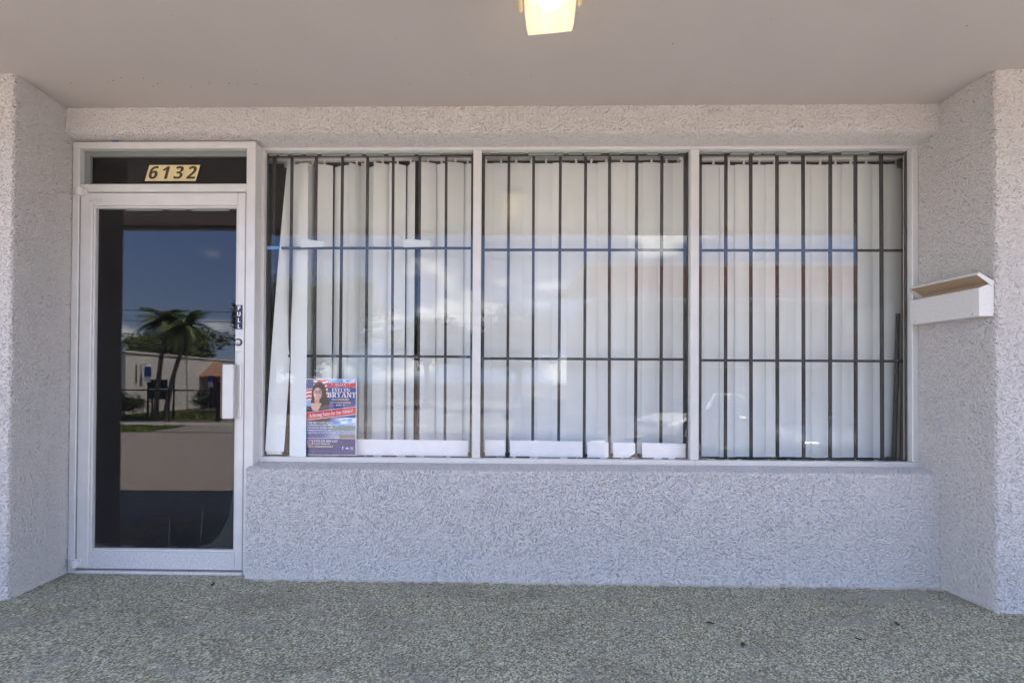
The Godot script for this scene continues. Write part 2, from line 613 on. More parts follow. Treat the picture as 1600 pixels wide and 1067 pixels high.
func shop() -> void:
	var b := thing("shop_building", Vector3(0, 0, 0), "grey textured stucco shopfront with deep piers under a flat canopy", "building")
	# canopy
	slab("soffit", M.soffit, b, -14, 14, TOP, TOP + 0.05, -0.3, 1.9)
	for k in 30:
		var px := rng.randf_range(-2.2, -1.0) if k < 18 else rng.randf_range(-2.2, 2.4)
		var pz := rng.randf_range(0.18, 0.34) if k < 18 else rng.randf_range(0.02, 0.7)
		var q := rng.randf_range(0.0012, 0.0028)
		slab("fly_speck", M.wood, b, px - q, px + q, TOP - 0.0008, TOP, pz - q, pz + q)
	slab("fascia", M.plain_stucco, b, -14, 14, TOP - 0.03, TOP + 0.75, 1.9, 1.98, 0.008)
	slab("roof", M.plain_stucco, b, -14, 14, TOP + 0.08, TOP + 0.4, -6, 1.9)
	# stucco faces
	var c := 0.003
	put(stucco([Vector2(0.0, 0.0), Vector2(0.607, 0.0), Vector2(0.628, -0.14)], 0.016, -1.0, "x", -1.297, XR + 0.01, c), "apron_wall", M.stucco, b)
	put(stucco([Vector2(TOP + 0.005, 0.0), Vector2(2.478, 0.0), Vector2(2.452, -0.125)], 0.03, 1.0, "x", XL - 0.01, XR + 0.01, c), "header_beam", M.stucco, b)
	put(stucco([Vector2(XL, -0.13), Vector2(XL, 0.305), Vector2(XL - 0.25, 0.305)], 0.014, 1.0, "y", -0.005, TOP + 0.005, c), "pier", M.stucco, b)
	put(stucco([Vector2(XR, -0.13), Vector2(XR, 0.29), Vector2(XR + 0.30, 0.29)], 0.014, -1.0, "y", -0.005, TOP + 0.005, c), "pier", M.stucco, b)
	# the apron's end beside the door, and the solid walls behind the faces
	slab("apron_core", M.plain_stucco, b, -1.294, XR + 0.1, 0.0, 0.597, -0.3, -0.014)
	slab("header_core", M.plain_stucco, b, XL - 0.1, XR + 0.1, 2.475, TOP, -0.32, -0.02)
	slab("side_wall", M.plain_stucco, b, -14, XL - 0.012, 0, TOP, -5.0, 0.292)
	slab("side_wall", M.plain_stucco, b, XR + 0.012, 14, 0, TOP, -0.19, 0.277)
	slab("party_wall", M.room, b, XR + 0.25, 14, 0, TOP, -5.0, -0.191)
	slab("inner_sill", M.plastic, b, -1.5, XR + 0.24, 0.60, 0.63, -0.40, -0.192)
	slab("inner_sill", M.plastic, b, -1.29, XR - 0.005, 0.60, 0.624, -0.19, -0.15)
	slab("back_wall", M.room, b, XL - 0.3, XR + 0.3, 0, TOP, -5.1, -5.0)
	slab("inner_floor", M.room, b, XL - 0.3, XR + 0.3, -0.1, -0.006, -5.0, -0.12)
	slab("inner_ceiling", M.room, b, XL - 0.3, XR + 0.3, TOP, TOP + 0.06, -5.0, -0.31)
	slab("door_side_wall", M.room, b, -1.60, -1.55, 0, TOP, -0.9, -0.16)
	slab("window_return", M.room, b, -1.55, -1.304, 0, TOP, -0.19, -0.16)

# ------------------------------------------------------------------ the door
func front_door() -> void:
	var zf := -0.045
	var d := thing("glass_door", Vector3(-1.81, 0, 0), "aluminium framed dark glass door with a transom above it", "door")
	var o := -d.position
	var fr := Node3D.new()
	fr.name = "door_frame"
	d.add_child(fr)
	fr.position = o
	slab("jamb", M.aluminium, fr, -2.332, -2.292, 0.0, 2.411, -0.15, zf + 0.004, 0.003)
	slab("jamb", M.aluminium, fr, -1.331, -1.279, 0.0, 2.411, -0.15, zf + 0.004, 0.003)
	slab("head", M.aluminium, fr, -2.332, -1.279, 2.4115, 2.451, -0.15, zf + 0.004, 0.003)
	slab("transom_bar", M.aluminium, fr, -2.2915, -1.3315, 2.166, 2.212, -0.14, zf, 0.003)
	slab("threshold", M.worn_aluminium, fr, -2.2915, -1.3315, 0.0, 0.016, -0.15, zf + 0.012, 0.004)
	slab("stop", M.caulk, fr, -2.2915, -2.258, 2.2125, 2.411, -0.14, zf - 0.03, 0.002)
	slab("stop", M.caulk, fr, -2.2575, -1.3315, 2.383, 2.411, -0.14, zf - 0.03, 0.002)
	# transom
	var tp := slab("transom_pane", M.glass, d, -2.262, -1.327, 2.205, 2.39, -0.092, -0.086)
	tp.position = o
	slab("tint_film", M.film, tp, -2.262, -1.327, 2.205, 2.39, -0.0945, -0.0935)
	# leaf
	var leaf := Node3D.new()
	leaf.name = "door_leaf"
	d.add_child(leaf)
	leaf.position = o
	var gx0 := -2.206
	var gx1 := -1.392
	var gy0 := 0.136
	var gy1 := 2.077
	slab("stile", M.aluminium, leaf, -2.287, gx0 - 0.012, 0.026, 2.161, -0.09, zf, 0.004)
	slab("stile", M.aluminium, leaf, gx1 + 0.012, -1.336, 0.026, 2.161, -0.09, zf, 0.004)
	slab("rail", M.aluminium, leaf, gx0 - 0.0118, gx1 + 0.0118, gy1 + 0.012, 2.161, -0.09, zf - 0.001, 0.003)
	slab("rail", M.worn_aluminium, leaf, gx0 - 0.0118, gx1 + 0.0118, 0.026, gy0 - 0.012, -0.09, zf - 0.001, 0.003)
	slab("bead", M.aluminium, leaf, gx0 - 0.012, gx0, gy0 - 0.012, gy1 + 0.012, -0.085, zf - 0.008, 0.003)
	slab("bead", M.aluminium, leaf, gx1, gx1 + 0.012, gy0 - 0.012, gy1 + 0.012, -0.085, zf - 0.008, 0.003)
	slab("bead", M.aluminium, leaf, gx0, gx1, gy1, gy1 + 0.012, -0.085, zf - 0.008, 0.003)
	slab("bead", M.aluminium, leaf, gx0, gx1, gy0 - 0.012, gy0, -0.085, zf - 0.008, 0.003)
	slab("door_pane", M.glass, leaf, gx0 - 0.004, gx1 + 0.004, gy0 - 0.004, gy1 + 0.004, -0.076, -0.07)
	slab("tint_film", M.film, leaf, gx0 - 0.004, gx1 + 0.004, gy0 - 0.004, gy1 + 0.004, -0.0795, -0.0785)
	# old film and glue left on the glass
	var smear := [
		[Vector2(-2.206, 0.136), Vector2(-2.11, 0.136), Vector2(-2.125, 0.152), Vector2(-2.16, 0.166), Vector2(-2.19, 0.162), Vector2(-2.203, 0.2)],
		[Vector2(-2.06, 0.136), Vector2(-1.95, 0.136), Vector2(-1.96, 0.152), Vector2(-2.0, 0.158), Vector2(-2.05, 0.15)],
		[Vector2(-1.82, 0.136), Vector2(-1.70, 0.136), Vector2(-1.71, 0.146), Vector2(-1.76, 0.152), Vector2(-1.81, 0.147)],
		[Vector2(-1.64, 0.136), Vector2(-1.393, 0.136), Vector2(-1.393, 0.52), Vector2(-1.41, 0.43), Vector2(-1.43, 0.32), Vector2(-1.47, 0.23), Vector2(-1.53, 0.17), Vector2(-1.58, 0.155)],
		[Vector2(-2.206, 0.3), Vector2(-2.194, 0.32), Vector2(-2.199, 0.7), Vector2(-2.19, 1.0), Vector2(-2.197, 1.35), Vector2(-2.206, 1.4)],
		[Vector2(-1.775, 0.15), Vector2(-1.768, 0.15), Vector2(-1.762, 0.29), Vector2(-1.772, 0.30)],
		[Vector2(-1.59, 0.18), Vector2(-1.584, 0.18), Vector2(-1.572, 0.33), Vector2(-1.582, 0.35)]]
	for s in smear:
		begin()
		prism(PackedVector2Array(s), -0.0697, -0.0692)
		done("glue_residue", M.residue, leaf)
	for s in [[-2.04, -1.83, 2.066], [-1.79, -1.69, 2.068], [-1.66, -1.44, 2.064]]:
		slab("glue_residue", M.caulk, leaf, s[0], s[1], s[2], gy1, -0.0697, -0.0692)
	# pivots
	for y in [2.163, 0.058]:
		begin()
		lathe(Vector3(-2.285, y - 0.022, zf + 0.008), Vector3.UP, [Vector2(0, 0), Vector2(0.021, 0), Vector2(0.023, 0.003), Vector2(0.023, 0.041), Vector2(0.021, 0.044), Vector2(0, 0.044)], 24)
		cbox(Vector3(-2.263, y, zf + 0.006), Vector3(0.04, 0.03, 0.018), 0.003)
		done("pivot_hinge", M.aluminium, leaf)
	# pull handle
	var h := Node3D.new()
	h.name = "pull_handle"
	leaf.add_child(h)
	slab("back_plate", M.steel, h, -1.392, -1.350, 0.885, 1.182, zf, zf + 0.006, 0.002)
	slab("grip", M.aluminium, h, -1.437, -1.374, 0.882, 1.185, zf + 0.034, zf + 0.044, 0.004)
	slab("web", M.steel, h, -1.386, -1.376, 0.884, 1.183, zf + 0.006, zf + 0.034)
	slab("lip", M.wood, h, -1.447, -1.4372, 0.884, 1.183, zf + 0.020, zf + 0.042, 0.003)
	# lock
	begin()
	lathe(Vector3(-1.367, 1.312, zf), Vector3(0, 0, 1), [Vector2(0.021, 0.0), Vector2(0.021, 0.004), Vector2(0.018, 0.007), Vector2(0.014, 0.007), Vector2(0.0135, 0.004)], 28)
	var ring := done("lock_ring", M.dark_metal, leaf)
	begin()
	lathe(Vector3(-1.367, 1.312, zf), Vector3(0, 0, 1), [Vector2(0.0135, 0.0), Vector2(0.0135, 0.009), Vector2(0.012, 0.011), Vector2(0.0, 0.011)], 28)
	done("lock_cylinder", M.steel, ring)
	slab("keyhole", M.black, ring, -1.3695, -1.3645, 1.303, 1.311, zf + 0.0108, zf + 0.0116)
	# stickers
	var font := SystemFont.new()
	font.font_names = PackedStringArray(["Droid Sans"])
	font.font_weight = 700
	var pl := slab("pull_sticker", M.navy, leaf, -1.386, -1.347, 1.385, 1.522, zf + 0.0005, zf + 0.0015)
	for k in 4:
		text(pl, "PULL"[k], Vector3(-1.3665, 1.505 - 0.0345 * k, zf + 0.0021), 0.024, M.white_print, font)
	slab("small_sticker", M.steel, leaf, -1.384, -1.350, 1.353, 1.379, zf + 0.0005, zf + 0.0012)
	slab("small_sticker", M.steel, leaf, -1.386, -1.350, 1.266, 1.284, zf + 0.0005, zf + 0.0012)
	slab("small_sticker", M.brass, leaf, -1.386, -1.354, 1.256, 1.2625, zf + 0.0005, zf + 0.0012)
	slab("worn_label", M.worn_aluminium, leaf, -2.236, -2.165, 2.108, 2.126, zf - 0.0005, zf + 0.0004)
	slab("tape_scrap", M.blue, fr, -2.11, -2.075, 2.4515, 2.4575, -0.06, zf + 0.002)

	# street number, four leaning plates in a row on the transom glass
	var ns := thing("number_sign", Vector3(-1.78, 2.29, -0.0855), "brass coloured plates with dark digits on glass above door", "number sign")
	for k in 4:
		begin()
		var x := -0.139 + k * 0.0745
		prism(PackedVector2Array([Vector2(x - 0.025, -0.046), Vector2(x + 0.0485, -0.046), Vector2(x + 0.0745, 0.046), Vector2(x + 0.001, 0.046)]), 0.0, 0.0015)
		var plate := done("plate", M.brass, ns)
		for e in [-0.0008, 0.0008]:
			text(plate, "6132"[k], Vector3(x + 0.025 + e, 0.0, 0.0021 + e * 0.05), 0.072, M.digit, font, 0.0, 0.26)

# ------------------------------------------------------------------ the window
func window() -> void:
	var w := thing("shop_window", Vector3(0.59, 0.635, -0.12), "three pane aluminium shop window set above the apron wall", "window")
	var o := -w.position
	var parts := []
	var z0 := -0.185
	var zf := -0.12
	parts.append(slab("frame_rail", M.aluminium, w, -1.303, 2.484, 2.437, 2.468, z0, zf, 0.003))
	parts.append(slab("frame_rail", M.aluminium, w, -1.303, 1.228, 0.625, 0.656, z0, zf, 0.003))
	parts.append(slab("frame_rail", M.aluminium, w, 1.2295, 2.484, 0.625, 0.656, z0, zf, 0.003))
	parts.append(slab("frame_jamb", M.aluminium, w, -1.303, -1.264, 0.6565, 2.4365, z0, zf - 0.002, 0.003))
	parts.append(slab("frame_jamb", M.aluminium, w, 2.449, 2.484, 0.6565, 2.4365, z0, zf - 0.002, 0.003))
	parts.append(slab("mullion", M.aluminium, w, -0.047, 0.002, 0.6565, 2.4365, z0, zf - 0.001, 0.003))
	parts.append(slab("mullion", M.aluminium, w, 1.201, 1.249, 0.6565, 2.4365, z0, zf - 0.001, 0.003))
	for q in [[-1.264, -0.047], [0.002, 1.201], [1.249, 2.449]]:
		var g := slab("pane", M.glass, w, q[0] - 0.008, q[1] + 0.008, 0.648, 2.444, -0.153, -0.147)
		parts.append(g)
		# putty line round the inside of each pane
		for e in [[q[0], q[1], 2.418, 2.4365], [q[0], q[1], 0.6565, 0.664]]:
			begin()
			var x: float = e[0] + 0.005
			while x < e[1] - 0.02:
				var l := minf(rng.randf_range(0.03, 0.16), e[1] - x)
				var top: bool = e[2] > 1.0
				var hh: float = (e[3] - e[2]) * rng.randf_range(0.35, 1.0)
				lim(x, x + l, e[3] - hh if top else e[2], e[3] if top else e[2] + hh, -0.168, -0.156, 0.003)
				x += l + rng.randf_range(0.004, 0.05)
			done("putty", M.caulk if e[2] > 1.0 else M.gasket, g)
		for sx in [q[0], q[1] - 0.008]:
			slab("gasket", M.gasket, g, sx, sx + 0.008, 0.664, 2.436, -0.168, -0.1565)
		slab("gasket", M.gasket, g, q[0], q[1], 2.4255, 2.4365, -0.1825, -0.169)
	for p in parts:
		p.position = o

func grilles() -> void:
	var zb := -0.225
	var sets := [
		[-1.25, -0.052, [-1.149, -0.997, -0.843, -0.686, -0.526, -0.370, -0.208], "black steel security bars behind the poster, beside the door", 1.892, 1.245],
		[0.013, 1.214, [0.163, 0.315, 0.466, 0.618, 0.769, 0.921, 1.071], "black steel security bars in the middle window pane", 1.882, 1.235],
		[1.297, 2.507, [1.450, 1.602, 1.755, 1.908, 2.059, 2.209, 2.364], "black steel security bars in the window pane by the mailbox", 1.880, 1.231]]
	for s in sets:
		var g := thing("security_grille", Vector3((s[0] + s[1]) * 0.5, 0.64, zb), s[3], "window bars", "window security bars")
		var o := -g.position
		for x in [s[0], s[1]]:
			slab("edge_bar", M.bar, g, x - 0.009, x + 0.009, 0.64, 2.47, zb - 0.012, zb + 0.012, 0.002).position = o
		for x in s[2]:
			var b := slab("bar", M.bar, g, -0.0076, 0.0076, 0.645, 2.448, zb - 0.008, zb + 0.008, 0.002)
			b.position = o + Vector3(x, 0, 0)
			b.rotation.z = rng.randf_range(-0.0025, 0.0025)
		for y in [s[4], s[5]]:
			var r := slab("cross_rail", M.bar, g, s[0] + 0.0092, s[1] - 0.0092, y - 0.0075, y + 0.0075, zb + 0.0085, zb + 0.013)
			r.position = o
		slab("top_rail", M.bar, g, s[0] + 0.0092, s[1] - 0.0092, 2.449, 2.472, zb - 0.012, zb + 0.012, 0.002).position = o
		slab("bottom_rail", M.bar, g, s[0] + 0.0092, s[1] - 0.0092, 0.632, 0.6445, zb - 0.012, zb + 0.012, 0.002).position = o

# a vertical blind slat hanging from its top, slightly dished
func slat_mesh(width: float, length: float, twist := 0.0) -> ArrayMesh:
	begin()
	var n := 6
	var pts := []
	for i in n + 1:
		var t := i / float(n) * 2.0 - 1.0
		pts.append(Vector2(t * width * 0.5, 0.005 * (1.0 - t * t)))
	var steps := 1 if twist == 0.0 else 10
	for k in steps:
		var y0 := -length * k / steps
		var y1 := -length * (k + 1) / steps
		var r0 := Basis(Vector3.UP, twist * (1.0 - k / float(steps)))
		var r1 := Basis(Vector3.UP, twist * (1.0 - (k + 1) / float(steps)))
		for i in n:
			var a: Vector2 = pts[i]
			var b: Vector2 = pts[i + 1]
			for back in [0.0, 0.0015]:
				quad(r0 * Vector3(a.x, y0, a.y - back), r0 * Vector3(b.x, y0, b.y - back), r1 * Vector3(b.x, y1, b.y - back), r1 * Vector3(a.x, y1, a.y - back), r0 * Vector3(0, 0, 1.0 if back == 0.0 else -1.0))
	for i in n:
		var a: Vector2 = pts[i]
		var b: Vector2 = pts[i + 1]
		quad(Vector3(a.x, -length, a.y), Vector3(b.x, -length, b.y), Vector3(b.x, -length, b.y - 0.0015), Vector3(a.x, -length, a.y - 0.0015), Vector3.DOWN)
	return st.commit()

func blinds() -> void:
	var zb := -0.33
	var sm := slat_mesh(0.106, 1.79)
	var twisted := slat_mesh(0.106, 1.76, 1.25)
	var clip := BoxMesh.new()
	clip.size = Vector3(0.012, 0.035, 0.008)
	# left: knocked about, slats turned and hanging askew
	var b := thing("vertical_blind", Vector3(-0.7, 2.5, zb), "disordered vertical blind with crooked slats and gaps behind the poster", "blind", "vertical blinds")
	var o := -b.position
	begin()
	cbox(Vector3.ZERO, Vector3(0.965, 0.034, 0.04), 0.004)
	var hr := done("headrail", M.plastic, b, o + Vector3(-0.872, 2.484, zb))
	hr.rotation.z = 0.019
	begin()
	cbox(Vector3.ZERO, Vector3(0.335, 0.034, 0.04), 0.004)
	done("headrail", M.plastic, b, o + Vector3(-0.215, 2.490, zb))
	for x in [-1.30, -1.225]:
		put(clip, "carrier_clip", M.plastic, b, o + Vector3(x, 2.445, zb))
	# [x top, x bottom, turn about the upright, z bottom minus z top]
	var left := [[-1.165, -1.20, 0.1, 0.150, 0.035], [-1.118, -1.062, -0.2, 0.155, 0.035], [-1.055, -1.055, 1.38, 0.0, 0.0],
		[-0.977, -0.975, 0.33, 0.0, 0.015], [-0.873, -0.875, -0.34, 0.0, -0.01], [-0.778, -0.778, 0.82, 0.0, 0.0], [-0.727, -0.729, 1.34, 0.0, -0.01], [-0.667, -0.667, -0.5, 0.0, -0.02],
		[-0.615, -0.615, 0.36, 0.0, 0.01], [-0.521, -0.523, 0.42, 0.0, 0.0], [-0.439, -0.439, -0.93, 0.0, 0.0], [-0.332, -0.332, 0.30, 0.0, 0.012], [-0.248, -0.25, -0.3, 0.0, -0.01],
		[-0.161, -0.161, 0.2, 0.0, 0.012], [-0.086, -0.086, -0.3, 0.0, -0.012], [-0.005, -0.005, 0.1, 0.0, 0.0]]
	var k := 0
	for s in left:
		var y: float = 2.432 + (s[0] + 1.35) * 0.019 if s[0] < -0.41 else 2.452
		var m := put(twisted if k == 0 else sm, "slat", M.slat if k % 3 else M.slat_b, b)
		var lean := Basis(Vector3(0, 0, 1), atan2(s[1] - s[0], 1.76)) * Basis(Vector3.RIGHT, -atan2(s[3], 1.76)) * Basis(Vector3.UP, s[2])
		m.transform = Transform3D(lean, o + Vector3(s[0], y, zb + s[4]))
		put(clip, "carrier_clip", M.plastic, b, o + Vector3(s[0], y + 0.014, zb + s[4] * 0.5))
		k += 1
	# the two others hang straight
	for w in [[0.0, 1.28, "straight closed vertical blind behind the middle window pane", 2.463], [1.21, 2.56, "straight closed vertical blind in the pane by the mailbox", 2.450]]:
		var c := thing("vertical_blind", Vector3((w[0] + w[1]) * 0.5, 2.5, zb), w[2], "blind", "vertical blinds")
		var oc := -c.position
		slab("headrail", M.plastic, c, w[0], w[1], w[3] + 0.012, w[3] + 0.055, zb - 0.02, zb + 0.02, 0.004).position = oc
		var n := int((w[1] - w[0]) / 0.0925)
		for i in n + 1:
			var x: float = w[0] + 0.03 + i * 0.0925
			if x > w[1] - 0.01:
				break
			var m := put(sm, "slat", M.slat if rng.randi() % 3 else M.slat_b, c)
			var last: bool = w[0] > 1.0 and x > w[1] - 0.1
			m.transform = Transform3D(Basis(Vector3(0, 0, 1), (-0.02 if last else rng.randf_range(-0.002, 0.002))) * Basis(Vector3.UP, 0.035 + rng.randf_range(-0.02, 0.05)), oc + Vector3(x, w[3] - 0.012 + rng.randf_range(-0.003, 0.003), zb))
			put(clip, "carrier_clip", M.plastic, c, oc + Vector3(x, w[3], zb + 0.004))
	# loose timber and broken wand at the end of the window
	tag(slab("timber_strip", M.wood, null, 2.566, 2.60, 0.632, 2.47, -0.36, -0.31, 0.003), "rough brown timber strip upright at the window end by mailbox", "timber")
	begin()
	tube([Vector3(2.475, 0.645, -0.28), Vector3(2.495, 1.1, -0.285), Vector3(2.510, 1.52, -0.29)], [0.013, 0.012, 0.010], 10)
	cbox(Vector3(2.455, 0.648, -0.28), Vector3(0.05, 0.03, 0.03), 0.006)
	tag(done("blind_wand", M.bar), "dark loose rod leaning at the window end by the mailbox", "rod")
	begin()
	cbox(Vector3(2.535, 2.425, -0.285), Vector3(0.06, 0.055, 0.03), 0.008)
	lathe(Vector3(2.535, 2.415, -0.27), Vector3(0, 0, 1), [Vector2(0.02, 0), Vector2(0.02, 0.012), Vector2(0.008, 0.014), Vector2(0, 0.014)], 16)
	tag(done("blind_bracket", M.bar), "dark bracket hanging at the top end of the straight blind", "bracket")

func sill_things() -> void:
	# strips of white board standing on the sill between the bars
	var z := -0.196
	var strips := [
		[-0.735, -0.069, 0.657, 0.752, "long white board strip on the sill beside the poster", 0.0],
		[0.030, 0.149, 0.660, 0.755, "short white board strip on the sill beside the left mullion", 0.0],
		[0.177, 0.604, 0.656, 0.752, "long white board strip on the sill under middle pane", 0.0],
		[0.632, 0.755, 0.654, 0.748, "short white board strip next to the long middle one", 0.0],
		[0.783, 0.912, 0.652, 0.745, "bent white board strip slipping forward off the sill", 0.1],
		[0.952, 1.205, 0.648, 0.745, "white board strip with torn end against the right mullion", 0.0]]
	for s in strips:
		var l: float = s[1] - s[0]
		var o := thing("board_strip", Vector3(s[0] + l * 0.5, s[2], z), s[4], "board strip", "white board strips on the window sill")
		begin()
		var out := PackedVector2Array([Vector2(-l * 0.5, 0), Vector2(l * 0.5, 0.0), Vector2(l * 0.5, s[3] - s[2] - 0.003), Vector2(-l * 0.5, s[3] - s[2])])
		if s[5] > 0.0:
			out = PackedVector2Array([Vector2(-l * 0.5, 0.0), Vector2(l * 0.1, 0.0), Vector2(l * 0.5, 0.03), Vector2(l * 0.5, s[3] - s[2] - 0.004), Vector2(-l * 0.5, s[3] - s[2])])
		prism(out, -0.003, 0.003)
		done("board_face", M.board, o)
		begin()
		lim(-l * 0.5, l * 0.5, 0.0, 0.006, -0.018, -0.0032, 0.001)
		done("folded_edge", M.board, o)
		o.rotation.x = -0.04 - s[5] * 0.5
	# white box in the corner by the door
	begin()
	lim(-1.258, -1.166, 0.6565, 0.702, -0.178, -0.162, 0.004)
	tag(done("white_box", M.board), "small white carton lying on sill in the corner by door", "carton")
	# tape on the glass
	for t in [[-1.059, -0.917, 1.879, 1.927, "pale tape strip on glass near the leaning slats"], [-0.452, -0.296, 1.880, 1.930, "pale tape strip with dark spot on glass, farther from the door"]]:
		begin()
		var x0: float = t[0]
		var x1: float = t[1]
		prism(PackedVector2Array([Vector2(x0, t[2]), Vector2(x1 - 0.004, t[2] + 0.004), Vector2(x1, t[3] - 0.002), Vector2(x1 - 0.01, t[3] - 0.012), Vector2(x0 + 0.03, t[3]), Vector2(x0 + 0.002, t[3] - 0.006)]), -0.1542, -0.1536)
		tag(done("tape_strip", mat(0.60, 0.68, 0.64, 0.6)), t[4], "tape")
	begin()
	prism(PackedVector2Array([Vector2(-1.258, 1.866), Vector2(-1.19, 1.870), Vector2(-1.18, 1.877), Vector2(-1.192, 1.886), Vector2(-1.258, 1.888)]), -0.1542, -0.1536)
	tag(done("tape_strip", mat(0.10, 0.30, 0.62, 0.6)), "small blue tape scrap on glass beside the door frame", "tape")

# ------------------------------------------------------------------ poster
func poster_image() -> ImageTexture:
	var w := 300
	var h := 446
	var im := Image.create(w, h, false, Image.FORMAT_RGB8)
	var n := FastNoiseLite.new()
	n.seed = 4
	n.frequency = 0.02
	var blue := Color(0.16, 0.20, 0.46)
	for y in h:
		for x in w:
			var c := blue
			var s := n.get_noise_2d(x, y * 1.5)
			if y < 50:
				c = Color(0.36, 0.60, 0.82).lerp(Color(0.92, 0.95, 0.98), smoothstep(-0.1, 0.4, s))
			# flag, waving
			var wy := y + 6.0 * sin(x * 0.05)
			if x < 130 and y < 160 and x < 175 - y * 0.2:
				if x < 46 and wy < 62:
					c = Color(0.15, 0.2, 0.45)
					if int(x / 7.0 + int(wy / 8.0) * 0.5) % 2 == 0 and fposmod(wy, 8.0) < 3.0 and fposmod(x, 7.0) < 3.0:
						c = Color(0.95, 0.95, 0.97)
				elif wy < 130:
					c = Color(0.78, 0.2, 0.24) if int(wy / 11.0) % 2 == 0 else Color(0.93, 0.9, 0.92)
				else:
					c = Color(0.55, 0.72, 0.85)
			elif y > 50 and y < 200 and x >= 120:
				c = Color(0.15, 0.21, 0.5)
			# lower picture: sky, trees, water, town
			if y > 225 and y < 346:
				var sky := Color(0.45, 0.68, 0.86).lerp(Color(0.93, 0.96, 0.98), smoothstep(-0.2, 0.35, n.get_noise_2d(x * 0.6 + 90.0, y * 2.0)))
				var c2 := sky
				var ridge := 272.0 + 16.0 * n.get_noise_2d(x * 4.0, 40.0)
				if y > ridge:
					c2 = Color(0.33, 0.42, 0.38).lerp(Color(0.62, 0.66, 0.62), 0.5 + n.get_noise_2d(x * 5.0, y * 5.0))
				if y > 300:
					c2 = Color(0.50, 0.56, 0.68).lerp(Color(0.74, 0.78, 0.83), 0.5 + n.get_noise_2d(x * 3.0, y * 8.0))
				if y > 325 and x > 200:
					c2 = Color(0.62, 0.45, 0.38).lerp(Color(0.45, 0.5, 0.4), 0.5 + n.get_noise_2d(x * 4.0, y * 4.0))
				c = Color(0.26, 0.31, 0.55).lerp(c2, smoothstep(110.0, 210.0, x + 0.1 * y - (40.0 if y < 262 else 0.0)))
			# portrait
			var hair := Vector2((x - 78) / 44.0, (y - 92) / 78.0)
			var low := Vector2((x - 84) / 54.0, (y - 140) / 58.0)
			if (hair.length() < 1.0 and y < 150) or (low.length() < 1.0 and y >= 92 and y < 165):
				c = Color(0.11, 0.075, 0.07).lerp(Color(0.25, 0.16, 0.13), clampf(0.5 + n.get_noise_2d(x * 6.0, y * 0.7), 0.0, 1.0) * 0.7)
			if Vector2((x - 80) / 76.0, (y - 205) / 62.0).length() < 1.0 and y > 143:
				c = Color(0.10, 0.10, 0.14)
			if absf(x - 66) < 15 and y > 110 and y < 162:
				c = Color(0.80, 0.61, 0.53)
			if y >= 142 and y < 188 and absf(x - 58) < 36.0 - (y - 142) * 0.45 and absf(x - 58) > -1:
				c = Color(0.87, 0.69, 0.61)
			var face := Vector2((x - 70) / 25.0, (y - 86) / 36.0)
			if face.length() < 1.0:
				c = Color(0.90, 0.73, 0.65).lerp(Color(0.79, 0.58, 0.50), clampf(face.x * 0.5 + 0.3, 0.0, 1.0))
				for e in [60.0, 81.0]:
					var r := Vector2((x - e) / 9.0, (y - 78) / 6.5).length()
					if r < 1.1 and r > 0.85:
						c = Color(0.13, 0.10, 0.10)
					if Vector2((x - e) / 3.5, (y - 78) / 2.2).length() < 1.0:
						c = Color(0.15, 0.1, 0.08)
					if absf(y - 68) < 1.6 and absf(x - e) < 8:
						c = Color(0.22, 0.14, 0.11)
				if absf(x - 70) < 3 and y > 82 and y < 95:
					c = Color(0.78, 0.57, 0.49)
				var mouth := Vector2((x - 70) / 11.0, (y - 106) / 4.5).length()
				if mouth < 1.0:
					c = Color(0.72, 0.22, 0.26) if mouth > 0.62 else Color(0.93, 0.89, 0.87)
			# red bars
			if y > 22 and y < 48 and x > 124:
				c = Color(0.80, 0.17, 0.20)
			var by := y + (x - 150) * 0.125
			if by > 180 and by < 222:
				c = Color(0.80, 0.17, 0.20)
			if by >= 222 and by < 225 or by > 177 and by <= 180:
				c = Color(0.9, 0.88, 0.9)
			if y >= 346:
				c = Color(0.17, 0.18, 0.42) if y > 349 else Color(0.8, 0.75, 0.75)
				if y > 422 and y < 424:
					c = Color(0.5, 0.5, 0.65)
			# ticked box
			if x > 10 and x < 44 and y > 358 and y < 386:
				c = Color(0.90, 0.88, 0.92) if x < 14 or x > 40 or y < 361 or y > 383 else Color(0.55, 0.35, 0.50)
				if (x > 18 and x < 26 and absf(y - (368 + (x - 18) * 0.9)) < 2.5) or (x >= 26 and x < 38 and absf(y - (375 - (x - 26) * 0.9)) < 2.5):
					c = Color(0.82, 0.15, 0.2)
			# small round marks at the foot
			if Vector2((x - 246) / 9.0, (y - 404) / 6.0).length() < 1.0 and (x + y) > 640:
				c = Color(0.75, 0.87, 0.97)
			var r2 := Vector2(x - 273, y - 404)
			if maxf(absf(r2.x), absf(r2.y)) < 9.0 and (maxf(absf(r2.x), absf(r2.y)) > 6.0 or absf(r2.length() - 3.0) < 1.3):
				c = Color(0.86, 0.72, 0.80)
			if x < 3 or x > w - 5 or y < 4 or y > h - 4:
				c = Color(0.93, 0.94, 0.96)
			# the print has faded in the sun
			im.set_pixel(x, y, c.lerp(Color(0.85, 0.87, 0.95), 0.06))
	return ImageTexture.create_from_image(im)

